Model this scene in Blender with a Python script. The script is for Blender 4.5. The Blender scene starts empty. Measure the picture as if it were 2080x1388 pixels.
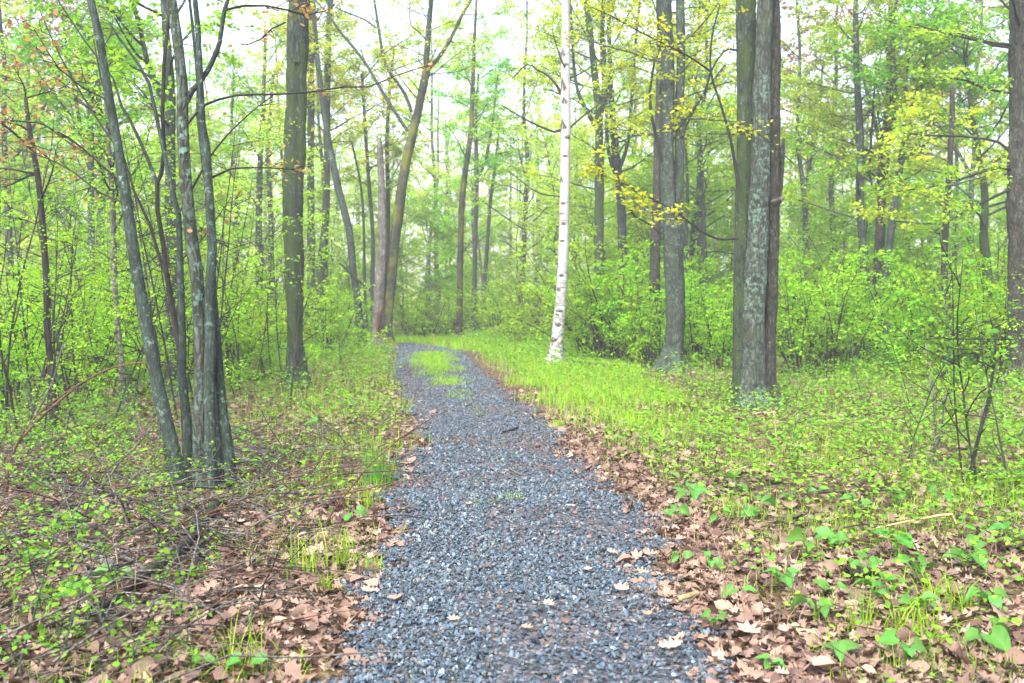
import bpy, math
import numpy as np

# ------------------------------------------------------------------ frame, camera maths
F, CX, CY, HOR, CAMH = 2022.0, 1040.0, 694.0, 600.0, 1.6
PITCH = math.atan((CY - HOR) / F)
SP, CP = math.sin(PITCH), math.cos(PITCH)
rng = np.random.default_rng(7)
scene = bpy.context.scene
COL = scene.collection


def hgt(x, y):
    """ground height"""
    x = np.asarray(x, float); y = np.asarray(y, float)
    z = 0.035 * np.sin(x * 0.9 + 1.3) * np.sin(y * 0.55 + 0.4) + 0.02 * np.sin(x * 1.9 + y * 1.1)
    return z * np.clip((np.abs(x + 0.1) - 0.4) / 1.5, 0, 1)


def ray(x, y):
    r, u = (x - CX) / F, (CY - y) / F
    return np.array([r, CP + u * SP, -SP + u * CP])


def P(x, y, d):
    """point of the place seen at picture point x, y when it stands d metres away"""
    v = ray(x, y)
    return v * (d / v[1]) + np.array([0, 0, CAMH])


def G(x, y):
    v = ray(x, y)
    t = CAMH / -v[2]
    p = v * t
    return np.array([p[0], p[1], float(hgt(p[0], p[1]))])


# ------------------------------------------------------------------ mesh builder
class MB:
    def __init__(s):
        s.v, s.f3, s.f4, s.m3, s.m4, s.n, s.c = [], [], [], [], [], 0, []

    def add(s, v, tris=None, quads=None, mat=0):
        v = np.asarray(v, np.float32).reshape(-1, 3)
        if tris is not None and len(tris):
            t = np.asarray(tris, np.int64).reshape(-1, 3) + s.n
            s.f3.append(t); s.m3.append(np.full(len(t), mat, np.int32))
        if quads is not None and len(quads):
            q = np.asarray(quads, np.int64).reshape(-1, 4) + s.n
            s.f4.append(q); s.m4.append(np.full(len(q), mat, np.int32))
        s.v.append(v); s.n += len(v)

    def mesh(s, name, mats, origin=(0, 0, 0), smooth=True):
        me = bpy.data.meshes.new(name)
        v = np.concatenate(s.v) - np.asarray(origin, np.float32)
        f3 = np.concatenate(s.f3) if s.f3 else np.zeros((0, 3), np.int64)
        f4 = np.concatenate(s.f4) if s.f4 else np.zeros((0, 4), np.int64)
        m = np.concatenate(s.m3 + s.m4) if (s.m3 or s.m4) else np.zeros(0, np.int32)
        n3, n4 = len(f3), len(f4)
        me.vertices.add(len(v)); me.vertices.foreach_set("co", v.astype(np.float32).ravel())
        me.loops.add(n3 * 3 + n4 * 4)
        me.loops.foreach_set("vertex_index", np.concatenate([f3.ravel(), f4.ravel()]).astype(np.int32))
        me.polygons.add(n3 + n4)
        st = np.concatenate([np.arange(n3) * 3, n3 * 3 + np.arange(n4) * 4]).astype(np.int32)
        me.polygons.foreach_set("loop_start", st)
        me.polygons.foreach_set("material_index", m)
        me.polygons.foreach_set("use_smooth", np.full(n3 + n4, smooth))
        for k in mats:
            me.materials.append(k)
        me.update(calc_edges=True)
        return me

    def build(s, name, mats, parent=None, origin=None, smooth=True):
        if origin is None:
            origin = tuple(parent.location) if parent is not None else (0, 0, 0)
        if not isinstance(mats, (list, tuple)):
            mats = [mats]
        me = s.mesh(name, mats, origin, smooth)
        o = bpy.data.objects.new(name, me); COL.objects.link(o)
        if parent is not None:
            o.parent = parent
        else:
            o.location = origin
        return o


def tag(o, label=None, cat=None, group=None, kind=None):
    if label: o["label"] = label
    if cat: o["category"] = cat
    if group: o["group"] = group
    if kind: o["kind"] = kind
    return o


def empty(name, loc, label, cat, group=None):
    o = bpy.data.objects.new(name, None); COL.objects.link(o)
    o.empty_display_size = 0.1
    o.location = loc
    return tag(o, label, cat, group)


def copy_tree(o, loc, rz=0.0, sc=1.0, label=None, group=None):
    c = o.copy(); COL.objects.link(c)
    c.location = loc; c.rotation_euler = (0, 0, rz); c.scale = (sc, sc, sc)
    if label: c["label"] = label
    if group: c["group"] = group
    for ch in list(o.children):
        d = ch.copy(); COL.objects.link(d); d.parent = c
        for g in list(ch.children):
            e = g.copy(); COL.objects.link(e); e.parent = d
    return c


# ------------------------------------------------------------------ shapes
def unit(v):
    v = np.asarray(v, float)
    return v / np.maximum(np.linalg.norm(v, axis=-1, keepdims=True), 1e-9)


def resample(pts, rad, step):
    """Catmull-Rom through pts"""
    pts = np.asarray(pts, float); rad = np.asarray(rad, float)
    n = len(pts)
    if n < 3:
        L = np.linalg.norm(pts[1] - pts[0]); k = max(2, int(L / step) + 1)
        t = np.linspace(0, 1, k)[:, None]
        return pts[0] * (1 - t) + pts[1] * t, rad[0] * (1 - t[:, 0]) + rad[1] * t[:, 0]
    a = np.vstack([2 * pts[0] - pts[1], pts, 2 * pts[-1] - pts[-2]])
    op, orr = [], []
    for i in range(n - 1):
        p0, p1, p2, p3 = a[i], a[i + 1], a[i + 2], a[i + 3]
        k = max(1, int(np.linalg.norm(p2 - p1) / step))
        t = (np.arange(k) / k)[:, None]
        op.append(0.5 * ((2 * p1) + (-p0 + p2) * t + (2 * p0 - 5 * p1 + 4 * p2 - p3) * t ** 2 + (-p0 + 3 * p1 - 3 * p2 + p3) * t ** 3))
        orr.append(rad[i] * (1 - t[:, 0]) + rad[i + 1] * t[:, 0])
    op.append(pts[-1:]); orr.append(rad[-1:])
    return np.vstack(op), np.concatenate(orr)


def tube(mb, pts, rad, n=6, mat=0, lump=0.0, flare=None, cap=True, ridge=0.0):
    pts = np.asarray(pts, float); rad = np.asarray(rad, float)
    k = len(pts)
    t = unit(np.gradient(pts, axis=0))
    ref = np.array([1.0, 0, 0]) if abs(t[0, 0]) < 0.8 else np.array([0, 1.0, 0])
    u = ref - t * (t @ ref)[:, None]
    # parallel transport of the frame
    for i in range(1, k):
        w = u[i - 1] - t[i] * (u[i - 1] @ t[i])
        u[i] = w / max(np.linalg.norm(w), 1e-9)
    u[0] = u[0] / max(np.linalg.norm(u[0]), 1e-9)
    if k > 1:
        for i in range(1, k):
            w = u[i - 1] - t[i] * (u[i - 1] @ t[i])
            u[i] = w / max(np.linalg.norm(w), 1e-9)
    v = np.cross(t, u)
    ang = np.arange(n) * 2 * np.pi / n
    R = np.repeat(rad[:, None], n, 1)
    if lump:
        s = np.concatenate([[0], np.cumsum(np.linalg.norm(np.diff(pts, axis=0), axis=1))])[:, None]
        ph = rng.uniform(0, 6.28, 8)
        R = R * (1 + lump * (0.5 * np.sin(2 * ang + ph[0] + 0.7 * s) + 0.45 * np.sin(3 * ang + ph[1] - 1.1 * s) + 0.35 * np.sin(s * 3.1 + ph[2])
                             + 0.35 * np.sin(5 * ang + ph[3] + 0.5 * s) + 0.3 * np.sin(s * 7.3 + ang + ph[4])))
    if ridge:
        s = np.concatenate([[0], np.cumsum(np.linalg.norm(np.diff(pts, axis=0), axis=1))])[:, None]
        acc = 0
        for q_ in range(7):
            m_ = rng.integers(5, 17)
            acc = acc + np.sin(m_ * ang + rng.uniform(0, 6.28) + 1.6 * np.sin(s * rng.uniform(.8, 3.2) + rng.uniform(0, 6.28)))
        R = R * (1 + ridge * (np.abs(acc) / 4 - .35) + ridge * .45 * rng.normal(size=R.shape))
    if flare is not None:
        hh = np.clip(1 - (pts[:, 2] - flare[0]) / flare[1], 0, 1) ** 2
        ph = rng.uniform(0, 6.28)
        R = R * (1 + hh[:, None] * (0.7 + 0.4 * np.sin(4 * ang + ph) + 0.15 * np.sin(7 * ang + 2 * ph)))
    V = pts[:, None] + R[..., None] * (np.cos(ang)[None, :, None] * u[:, None] + np.sin(ang)[None, :, None] * v[:, None])
    i = np.arange(k - 1)[:, None] * n; j = np.arange(n)[None]; j2 = (j + 1) % n
    q = np.stack([i + j, i + j2, i + n + j2, i + n + j], -1).reshape(-1, 4)
    tris = None
    V = V.reshape(-1, 3)
    if cap:
        V = np.vstack([V, pts[-1:]])
        b = (k - 1) * n
        tris = np.stack([b + np.arange(n), b + (np.arange(n) + 1) % n, np.full(n, k * n)], -1)
    mb.add(V, tris, q, mat)


# leaf templates: x across, y along, z up; (verts, tris)
def fan(outline, zf=0.12, tip=-0.08):
    o = np.asarray(outline, float)
    c = np.array([[0, 0.45]])
    v = np.vstack([c, o])
    z = zf * np.abs(v[:, 0]) + tip * v[:, 1] ** 2
    n = len(o)
    t = np.stack([np.zeros(n, int), 1 + np.arange(n), 1 + (np.arange(n) + 1) % n], -1)
    return np.column_stack([v, z]), t


L_RHOMB = (np.array([[0, 0, 0], [0.34, .42, .1], [0, 1, -.1], [-.34, .42, .1]]), np.array([[0, 1, 2], [0, 2, 3]]))
L_OVATE = fan([(0, 0), (.2, .1), (.33, .33), (.27, .62), (.1, .88), (0, 1), (-.1, .88), (-.27, .62), (-.33, .33), (-.2, .1)])
L_HEART = fan([(0, .08), (.16, 0), (.38, .1), (.44, .34), (.33, .64), (.12, .9), (0, 1), (-.12, .9), (-.33, .64), (-.44, .34), (-.38, .1), (-.16, 0)], .16, -.16)
def blade(prof, fold=.22, droop=-.22, rip=.05, nu=4, nv=9):
    v = np.linspace(0, 1, nv); w = np.interp(v, *zip(*prof))
    V, T = [], []
    for i, t in enumerate(v):
        for k in range(2 * nu + 1):
            u = (k - nu) / nu
            back = .12 * (1 - t) ** 6 * abs(u)
            V.append((w[i] * u, t - back * 1.6, fold * abs(u) * w[i] + droop * t * t + rip * abs(u) * math.sin(t * 21 + abs(u) * 4) * w[i] * 2))
    m = 2 * nu + 1
    for i in range(nv - 1):
        for k in range(2 * nu):
            a = i * m + k
            T += [(a, a + 1, a + m + 1), (a, a + m + 1, a + m)]
    return np.array(V), np.array(T)


L_BROAD = blade([(0, .3), (.08, .42), (.22, .47), (.4, .44), (.6, .35), (.8, .2), (.93, .07), (1, 0)])
L_BROAD2 = blade([(0, .2), (.1, .3), (.3, .36), (.5, .34), (.7, .25), (.87, .13), (1, 0)], .3, -.1, .06)
L_LANCE = fan([(0, 0), (.1, .2), (.15, .5), (.08, .8), (0, 1), (-.08, .8), (-.15, .5), (-.1, .2)], .3, -.2)
L_MAPLE = fan([(0, 0.05), (.22, .02), (.2, .2), (.52, .32), (.34, .45), (.42, .72), (.2, .62), (0, 1), (-.2, .62), (-.42, .72), (-.34, .45), (-.52, .32), (-.2, .2), (-.22, .02)], .18, -.12)
_oak = [(0, 0), (.07, .08), (.2, .14), (.1, .24), (.3, .36), (.13, .46), (.36, .6), (.16, .68), (.24, .84), (.08, .86), (0, 1)]
L_OAK = fan(_oak + [(-x, y + .02) for x, y in _oak[-2:0:-1]], .1, 0)
_oak2 = [(0, 0), (.1, .12), (.3, .2), (.14, .32), (.42, .44), (.2, .56), (.3, .76), (.12, .78), (0, .98)]
L_OAK2 = fan(_oak2 + [(-x * .9, y - .02) for x, y in _oak2[-2:0:-1]], .1, 0)
L_BEECH = fan([(0, 0), (.22, .18), (.32, .42), (.24, .72), (0, 1), (-.24, .72), (-.32, .42), (-.22, .18)], .15, 0)


def leaves(mb, tpl, pos, fwd, nrm, size, mat=0, curl=None, width=None):
    V, T = tpl
    pos = np.asarray(pos, float); N = len(pos)
    if not N:
        return
    f = unit(fwd)
    x = unit(np.cross(f, nrm)); z = np.cross(x, f)
    s = np.broadcast_to(np.asarray(size, float), (N,))
    w = np.ones(N) if width is None else width
    tv = np.broadcast_to(V[None], (N,) + V.shape).copy()
    if curl is not None:
        a, b, c = curl.T[:, :, None]
        yy = tv[..., 1] - .5
        tv[..., 2] += a * yy ** 2 * 1.6 + b * tv[..., 0] ** 2 * 3 + c * tv[..., 0] * yy * 2.5
    tv[..., 0] *= w[:, None]
    out = pos[:, None] + s[:, None, None] * (tv[..., 0:1] * x[:, None] + tv[..., 1:2] * f[:, None] + tv[..., 2:3] * z[:, None])
    k = len(V)
    tr = (T[None] + (np.arange(N) * k)[:, None, None]).reshape(-1, 3)
    mb.add(out.reshape(-1, 3), tr, None, mat)


def rdir(n, r=rng):
    return unit(r.normal(size=(n, 3)))


# ------------------------------------------------------------------ materials
def new_mat(name):
    m = bpy.data.materials.new(name); m.use_nodes = True
    nt = m.node_tree; nt.nodes.clear()
    return m, nt


def nd(nt, t, **kw):
    n = nt.nodes.new(t)
    for k, v in kw.items():
        if k in n.inputs.keys() if hasattr(n.inputs, "keys") else False:
            n.inputs[k].default_value = v
        else:
            setattr(n, k, v)
    return n


def ramp(nt, fac, stops, interp='LINEAR'):
    r = nt.nodes.new("ShaderNodeValToRGB"); r.color_ramp.interpolation = interp
    e = r.color_ramp.elements
    while len(e) < len(stops):
        e.new(0.5)
    for k, (p, c) in enumerate(stops):
        e[k].position = p; e[k].color = (*c, 1) if len(c) == 3 else c
    nt.links.new(fac, r.inputs[0])
    return r.outputs[0]


def mixc(nt, fac, a, b, mode='MIX'):
    m = nt.nodes.new("ShaderNodeMix"); m.data_type = 'RGBA'; m.blend_type = mode
    for sock, val in ((m.inputs[0], fac), (m.inputs[6], a), (m.inputs[7], b)):
        if hasattr(val, "is_linked") or hasattr(val, "links"):
            nt.links.new(val, sock)
        else:
            sock.default_value = val if isinstance(val, (int, float)) else (*val, 1)
    return m.outputs[2]


def math_(nt, op, a, b=0.0, clamp=False):
    m = nt.nodes.new("ShaderNodeMath"); m.operation = op; m.use_clamp = clamp
    for sock, val in ((m.inputs[0], a), (m.inputs[1], b)):
        if isinstance(val, (int, float)): sock.default_value = val
        else: nt.links.new(val, sock)
    return m.outputs[0]


def noise(nt, vec, scale, detail=4, rough=.55):
    n = nt.nodes.new("ShaderNodeTexNoise"); n.inputs["Scale"].default_value = scale
    n.inputs["Detail"].default_value = detail; n.inputs["Roughness"].default_value = rough
    nt.links.new(vec, n.inputs["Vector"])
    return n.outputs["Fac"]


def coord(nt, kind="Object", scale=None):
    t = nt.nodes.new("ShaderNodeTexCoord")
    o = t.outputs[kind]
    if scale is not None:
        m = nt.nodes.new("ShaderNodeMapping"); m.inputs["Scale"].default_value = scale
        nt.links.new(o, m.inputs["Vector"]); o = m.outputs[0]
    return o


def out_bsdf(nt, color, rough=.8, spec=.3, height=None, bump=.3, dist=.02):
    b = nt.nodes.new("ShaderNodeBsdfPrincipled")
    b.inputs["Roughness"].default_value = rough
    b.inputs["Specular IOR Level"].default_value = spec
    if isinstance(color, tuple): b.inputs["Base Color"].default_value = (*color, 1)
    else: nt.links.new(color, b.inputs["Base Color"])
    if height is not None:
        bp = nt.nodes.new("ShaderNodeBump"); bp.inputs["Strength"].default_value = bump; bp.inputs["Distance"].default_value = dist
        nt.links.new(height, bp.inputs["Height"]); nt.links.new(bp.outputs[0], b.inputs["Normal"])
    o = nt.nodes.new("ShaderNodeOutputMaterial")
    nt.links.new(b.outputs[0], o.inputs[0])
    return b


def island(nt):
    return nt.nodes.new("ShaderNodeNewGeometry").outputs["Random Per Island"]


def leaf_mat(name, cols, transl=.5, rough=.55, spec=.12):
    m, nt = new_mat(name)
    n = len(cols)
    c = ramp(nt, island(nt), [(i / max(1, n - 1), k) for i, k in enumerate(cols)])
    oi = nt.nodes.new("ShaderNodeObjectInfo")
    hs = nt.nodes.new("ShaderNodeHueSaturation")
    nt.links.new(math_(nt, 'ADD', math_(nt, 'MULTIPLY', oi.outputs["Random"], .03), .485), hs.inputs["Hue"])
    nt.links.new(math_(nt, 'ADD', math_(nt, 'MULTIPLY', oi.outputs["Random"], .3), .85), hs.inputs["Value"])
    nt.links.new(c, hs.inputs["Color"]); c = hs.outputs[0]
    b = nt.nodes.new("ShaderNodeBsdfPrincipled"); b.inputs["Roughness"].default_value = rough
    b.inputs["Specular IOR Level"].default_value = spec
    nt.links.new(c, b.inputs["Base Color"])
    t = nt.nodes.new("ShaderNodeBsdfTranslucent")
    nt.links.new(mixc(nt, 1.0, c, (1.0, 1.0, .6), 'MULTIPLY'), t.inputs[0])
    x = nt.nodes.new("ShaderNodeMixShader"); x.inputs[0].default_value = transl
    nt.links.new(b.outputs[0], x.inputs[1]); nt.links.new(t.outputs[0], x.inputs[2])
    o = nt.nodes.new("ShaderNodeOutputMaterial"); nt.links.new(x.outputs[0], o.inputs[0])
    return m


def bark_mat(name, dark, light, lichen=None, lamt=.0, moss=None, mamt=.0, vscale=1.0, bump=.7):
    m, nt = new_mat(name)
    o = coord(nt, "Object", (1, 1, .22))
    o2 = coord(nt, "Object")
    wn = nt.nodes.new("ShaderNodeTexNoise"); wn.inputs["Scale"].default_value = 6; wn.inputs["Detail"].default_value = 3; nt.links.new(o2, wn.inputs["Vector"])
    ow = mixc(nt, .09, o, wn.outputs["Color"], 'ADD')
    n1 = noise(nt, o, 34 * vscale, 5, .65)
    v = nt.nodes.new("ShaderNodeTexVoronoi"); v.feature = 'DISTANCE_TO_EDGE'; v.inputs["Scale"].default_value = 24 * vscale
    nt.links.new(ow, v.inputs["Vector"])
    fur = math_(nt, 'MULTIPLY', v.outputs["Distance"], 3.0, True)
    h = math_(nt, 'ADD', math_(nt, 'MULTIPLY', n1, .65), math_(nt, 'MULTIPLY', fur, .5))
    c = ramp(nt, h, [(.28, dark), (.8, light)])
    mot = ramp(nt, noise(nt, o2, 4.5, 5, .65), [(.35, (.45, .47, .45)), (.65, (1.1, 1.1, 1.1))])
    c = mixc(nt, 1.0, c, mot, 'MULTIPLY')
    if moss:
        mm = ramp(nt, noise(nt, o2, 2.2, 5, .65), [(.62 - mamt, (0, 0, 0)), (.72 - mamt, (1, 1, 1))])
        c = mixc(nt, mm, c, mixc(nt, n1, tuple(k * .6 for k in moss), moss))
    if lichen:
        lm = ramp(nt, noise(nt, o2, 16, 6, .75), [(.64 - lamt, (0, 0, 0)), (.69 - lamt, (1, 1, 1))])
        lm2 = ramp(nt, noise(nt, o2, 1.3, 2), [(.38, (0, 0, 0)), (.6, (1, 1, 1))])
        c = mixc(nt, math_(nt, 'MULTIPLY', lm, lm2), c, lichen)
    out_bsdf(nt, c, .9, .2, h, bump, .025)
    return m


M = {}
LICH = (.13, .20, .155)
M['bark'] = bark_mat("grey_bark", (0.0117, 0.0180, 0.0143), (0.0562, 0.0809, 0.0644), LICH, .06, (0.0241, 0.0449, 0.0153), .06)
M['bark_moss'] = bark_mat("mossy_bark", (0.0107, 0.0166, 0.0113), (0.0455, 0.0674, 0.0493), LICH, .04, (0.0268, 0.0487, 0.0153), .2)
M['bark_smooth'] = bark_mat("smooth_grey_green_bark", (0.0129, 0.0209, 0.0174), (0.0402, 0.0629, 0.0516), LICH, .07, None, 0, 1.6, .25)
M['bark_lich'] = bark_mat("lichen_bark", (.013, .0165, .0145), (.062, .077, .062), (.088, .15, .118), .125, (.032, .044, .018), .08, .9)
M['bark_rust'] = bark_mat("rusty_algae_bark", (.0125, .0125, .0105), (.056, .06, .047), LICH, .04, (.06, .045, .016), -.02, 1)
M['bark_gold'] = bark_mat("golden_moss_bark", (0.0130, 0.0156, 0.0100), (0.0557, 0.0696, 0.0463), LICH, .0, (0.0882, 0.0960, 0.0133), .14, 1)
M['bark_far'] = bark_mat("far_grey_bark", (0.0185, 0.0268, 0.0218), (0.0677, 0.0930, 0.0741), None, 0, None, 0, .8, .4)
M['dead'] = bark_mat("dead_grey_wood", (.05, .047, .043), (.17, .163, .15), None, 0, None, 0, 1.2, .8)
M['dead_dark'] = bark_mat("rotting_dark_wood", (0.0081, 0.0069, 0.0062), (0.0374, 0.0330, 0.0275), None, 0, (0.0230, 0.0343, 0.0110), .1, 1.2, .8)
M['twig'] = bark_mat("dark_twig_bark", (0.0126, 0.0125, 0.0110), (0.0374, 0.0374, 0.0323), None, 0, None, 0, 2, .2)
M['cane'] = bark_mat("red_brown_cane", (0.0560, 0.0272, 0.0192), (0.1200, 0.0680, 0.0440), None, 0, None, 0, 2, .2)
M['straw'] = bark_mat("straw_stalk", (.33, .22, .11), (.52, .40, .24), None, 0, None, 0, 2, .1)
m, nt = new_mat("rotten_heartwood")
out_bsdf(nt, ramp(nt, noise(nt, coord(nt, "Object", (1, 1, .2)), 14, 4), [(.35, (.02, .01, .006)), (.8, (.16, .075, .035))]), .9, .1)
M['heart'] = m

# birch bark
m, nt = new_mat("white_birch_bark")
o = coord(nt, "Object"); oz = coord(nt, "Object", (.6, .6, 3.2))
base = ramp(nt, noise(nt, o, 6, 4), [(.3, (0.2125, 0.2167, 0.2210)), (.65, (0.305, 0.312, 0.315))])
dash = ramp(nt, noise(nt, oz, 8, 3, .6), [(.63, (0, 0, 0)), (.66, (1, 1, 1))])
low = nt.nodes.new("ShaderNodeSeparateXYZ"); nt.links.new(o, low.inputs[0])
lowm = ramp(nt, math_(nt, 'MULTIPLY', low.outputs[2], .25), [(.05, (1, 1, 1)), (.7, (0, 0, 0))])
blot = ramp(nt, noise(nt, coord(nt, "Object", (1, 1, 1.5)), 7.5, 5, .65), [(.50, (0, 0, 0)), (.54, (1, 1, 1))])
fineln = ramp(nt, noise(nt, coord(nt, "Object", (.4, .4, 6)), 16, 2), [(.6, (0, 0, 0)), (.7, (1, 1, 1))])
c = mixc(nt, math_(nt, 'MULTIPLY', fineln, .35), base, (.30, .27, .22))
stain = ramp(nt, noise(nt, o, 2.6, 5, .6), [(.5, (0, 0, 0)), (.7, (1, 1, 1))])
c = mixc(nt, math_(nt, 'MULTIPLY', stain, .55), c, (.16, .175, .15))
c = mixc(nt, dash, c, (.05, .05, .04))
c = mixc(nt, math_(nt, 'MULTIPLY', blot, lowm), c, (.06, .065, .045))
out_bsdf(nt, c, .6, .3, noise(nt, oz, 10, 4), .25, .02)
M['birch'] = m
m, nt = new_mat("black_birch_scar")
out_bsdf(nt, ramp(nt, noise(nt, coord(nt), 20, 3), [(.3, (.02, .02, .015)), (.7, (.10, .10, .08))]), .9, .1)
M['scar'] = m

M['bush'] = leaf_mat('bright_bush_leaf', [(.17, .40, .010), (.24, .45, .012), (.13, .36, .012), (.30, .46, .016)], .5)
M['lime'] = leaf_mat("lime_spring_leaf", [(.19, .41, .015), (.27, .47, .02), (.15, .37, .018), (.32, .47, .03)], .5)
M['green'] = leaf_mat("fresh_green_leaf", [(.09, .33, .015), (.15, .40, .02), (.07, .28, .02), (.20, .44, .02)], .5)
M['yellow'] = leaf_mat("yellow_green_maple_leaf", [(.34, .44, .022), (.43, .47, .028), (.26, .42, .025), (.48, .44, .035)], .5)
M['olive'] = leaf_mat("olive_yellow_leaf", [(.24, .40, .025), (.31, .43, .03), (.18, .36, .025), (.36, .40, .04)], .5)
M['copper'] = leaf_mat("copper_young_leaf", [(.27, .13, .06), (.34, .20, .08), (.23, .10, .06), (.32, .25, .09)], .45)
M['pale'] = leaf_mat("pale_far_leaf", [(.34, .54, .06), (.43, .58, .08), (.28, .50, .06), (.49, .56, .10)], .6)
M['seed'] = leaf_mat("seedling_leaf", [(.10, .25, .02), (.15, .29, .025), (.075, .21, .025), (.19, .29, .03)], .45)
M['broad'] = leaf_mat("broad_plant_leaf", [(0.0420, 0.1764, 0.0252), (0.0714, 0.2100, 0.0210), (0.0336, 0.1428, 0.0294), (0.0924, 0.2268, 0.0210), (0.0588, 0.1848, 0.0420)], .35, .45, .2)
M['cover'] = leaf_mat("low_cover_leaf", [(0.1008, 0.2268, 0.0185), (0.1596, 0.2772, 0.0252), (0.0672, 0.1848, 0.0210), (0.2100, 0.2856, 0.0420), (0.1176, 0.2520, 0.0168)], .4)
M['grass'] = leaf_mat("spring_grass_blade", [(.14, .33, .010), (.22, .38, .012), (.09, .26, .015), (.28, .38, .03), (.17, .35, .012)], .42)
M['deepgrass'] = leaf_mat("deep_green_blade", [(0.0504, 0.1764, 0.0168), (0.0756, 0.2100, 0.0168), (0.1008, 0.2268, 0.0168)], .4)
M['dry'] = leaf_mat("dry_straw_blade", [(0.2268, 0.1680, 0.1008), (0.2940, 0.2352, 0.1512), (0.1680, 0.1176, 0.0714), (0.2520, 0.2100, 0.1428)], .25)
M['litter'] = leaf_mat("fallen_brown_leaf", [(0.1092, 0.0630, 0.0462), (0.2100, 0.1428, 0.1050), (0.0504, 0.0302, 0.0252), (0.2856, 0.2058, 0.1554), (0.1344, 0.0840, 0.0655), (0.2436, 0.1680, 0.1260), (0.0714, 0.0420, 0.0336), (0.1680, 0.1134, 0.0840), (0.3192, 0.2436, 0.1890)], .12, .6, .25)
M['oakpale'] = leaf_mat("pale_tan_oak_leaf", [(0.2772, 0.1932, 0.1302), (0.3192, 0.2352, 0.1638)], .15, .5, .3)

M['crumb'] = leaf_mat("brown_leaf_crumb", [(.085, .045, .032), (.13, .08, .058), (.05, .03, .025), (.18, .12, .09), (.10, .06, .045)], .1, .7, .2)

# gravel stones
m, nt = new_mat("crushed_stone")
c = ramp(nt, island(nt), [(0, (0.0132, 0.0230, 0.0341)), (.16, (0.0329, 0.0555, 0.0793)), (.3, (0.0205, 0.0339, 0.0486)), (.44, (0.0600, 0.0939, 0.1256)), (.56, (0.0359, 0.0431, 0.0453)),
                          (.63, (0.0271, 0.0462, 0.0688)), (.74, (0.0870, 0.0862, 0.0826)), (.80, (0.0480, 0.0753, 0.1012)), (.88, (0.0210, 0.0307, 0.0365)), (.94, (0.1261, 0.1693, 0.1904)), (.98, (0.0900, 0.0923, 0.0851))], 'CONSTANT')
sp = noise(nt, coord(nt), 160, 3)
c = mixc(nt, .5, c, ramp(nt, sp, [(.3, (.35, .35, .36)), (.7, (.75, .75, .76))]), 'OVERLAY')
out_bsdf(nt, c, .62, .4, sp, .2, .003)
M['stone'] = m
m, nt = new_mat("field_stone")
o = coord(nt)
c = ramp(nt, noise(nt, o, 12, 6, .65), [(.3, (.17, .13, .11)), (.55, (.30, .25, .22)), (.75, (.40, .35, .32))])
out_bsdf(nt, c, .85, .2, noise(nt, o, 30, 5), .4, .01)
M['rock'] = m
# gravel bed under the stones
m, nt = new_mat("gravel_bed")
o = coord(nt)
v = nt.nodes.new("ShaderNodeTexVoronoi"); v.inputs["Scale"].default_value = 42; nt.links.new(o, v.inputs["Vector"])
sep = nt.nodes.new("ShaderNodeSeparateColor"); nt.links.new(v.outputs["Color"], sep.inputs[0])
c = ramp(nt, sep.outputs[0], [(0, (.026, .034, .046)), (.3, (.055, .07, .095)), (.5, (.04, .05, .065)), (.7, (.10, .118, .145)), (.82, (.125, .10, .09)), (.93, (.05, .062, .08)), (1, (.2, .2, .21))], 'CONSTANT')
edge = ramp(nt, v.outputs["Distance"], [(.35, (1, 1, 1)), (.75, (.35, .33, .33))])
c = mixc(nt, 1.0, c, edge, 'MULTIPLY')
dirt = ramp(nt, noise(nt, o, 1.7, 6, .7), [(.52, (0, 0, 0)), (.68, (1, 1, 1))])
c = mixc(nt, math_(nt, 'MULTIPLY', dirt, .5), c, ramp(nt, noise(nt, o, 60, 3), [(.3, (.05, .035, .03)), (.7, (.17, .12, .095))]))
hh = math_(nt, 'SUBTRACT', 1.0, v.outputs["Distance"])
out_bsdf(nt, c, .8, .3, hh, .7, .012)
M['bed'] = m
# forest floor
m, nt = new_mat("leafy_forest_floor")
o = coord(nt)
v = nt.nodes.new("ShaderNodeTexVoronoi"); v.inputs["Scale"].default_value = 17; v.inputs["Randomness"].default_value = 1
wob = nt.nodes.new("ShaderNodeTexNoise"); wob.inputs["Scale"].default_value = 9; wob.inputs["Detail"].default_value = 4; nt.links.new(o, wob.inputs["Vector"])
nt.links.new(mixc(nt, .12, o, wob.outputs["Color"], 'ADD'), v.inputs["Vector"])
sep = nt.nodes.new("ShaderNodeSeparateColor"); nt.links.new(v.outputs["Color"], sep.inputs[0])
c = ramp(nt, sep.outputs[0], [(0, (.04, .025, .018)), (.3, (.11, .065, .045)), (.6, (.07, .04, .03)), (.8, (.17, .11, .08)), (1, (.12, .08, .055))])
edge = ramp(nt, v.outputs["Distance"], [(.3, (1, 1, 1)), (.7, (.4, .38, .36))])
c = mixc(nt, 1.0, c, edge, 'MULTIPLY')
gm = ramp(nt, noise(nt, o, .5, 6, .7), [(.46, (0, 0, 0)), (.6, (1, 1, 1))])
c = mixc(nt, math_(nt, 'MULTIPLY', gm, .55), c, (.035, .05, .014))
out_bsdf(nt, c, .95, .1, v.outputs["Distance"], .6, .03)
M['floor'] = m

# ------------------------------------------------------------------ path outline (metres): depth -> left, right edge
PY = np.array([-3, 2.0, 4.1, 4.62, 5.39, 6.47, 7.35, 8.74, 9.6, 10.8, 12.9, 16.2, 20.2, 24.9, 28.0, 30.0])
PL = np.array([-.75, -.75, -.78, -.79, -.79, -.83, -.90, -1.06, -1.05, -.99, -1.28, -1.8, -2.4, -2.95, -3.2, -4.4])
PR = np.array([.85, .85, .84, .83, .86, .97, 1.05, .75, .68, .59, .42, -.08, -.56, -1.08, -1.40, -2.0])
# the last stretch swings away behind the split tree
SW = np.array([[-2.3, 28.0], [-3.2, 30.5], [-5.2, 32.6], [-8.0, 33.8], [-12.0, 34.5]])


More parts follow.
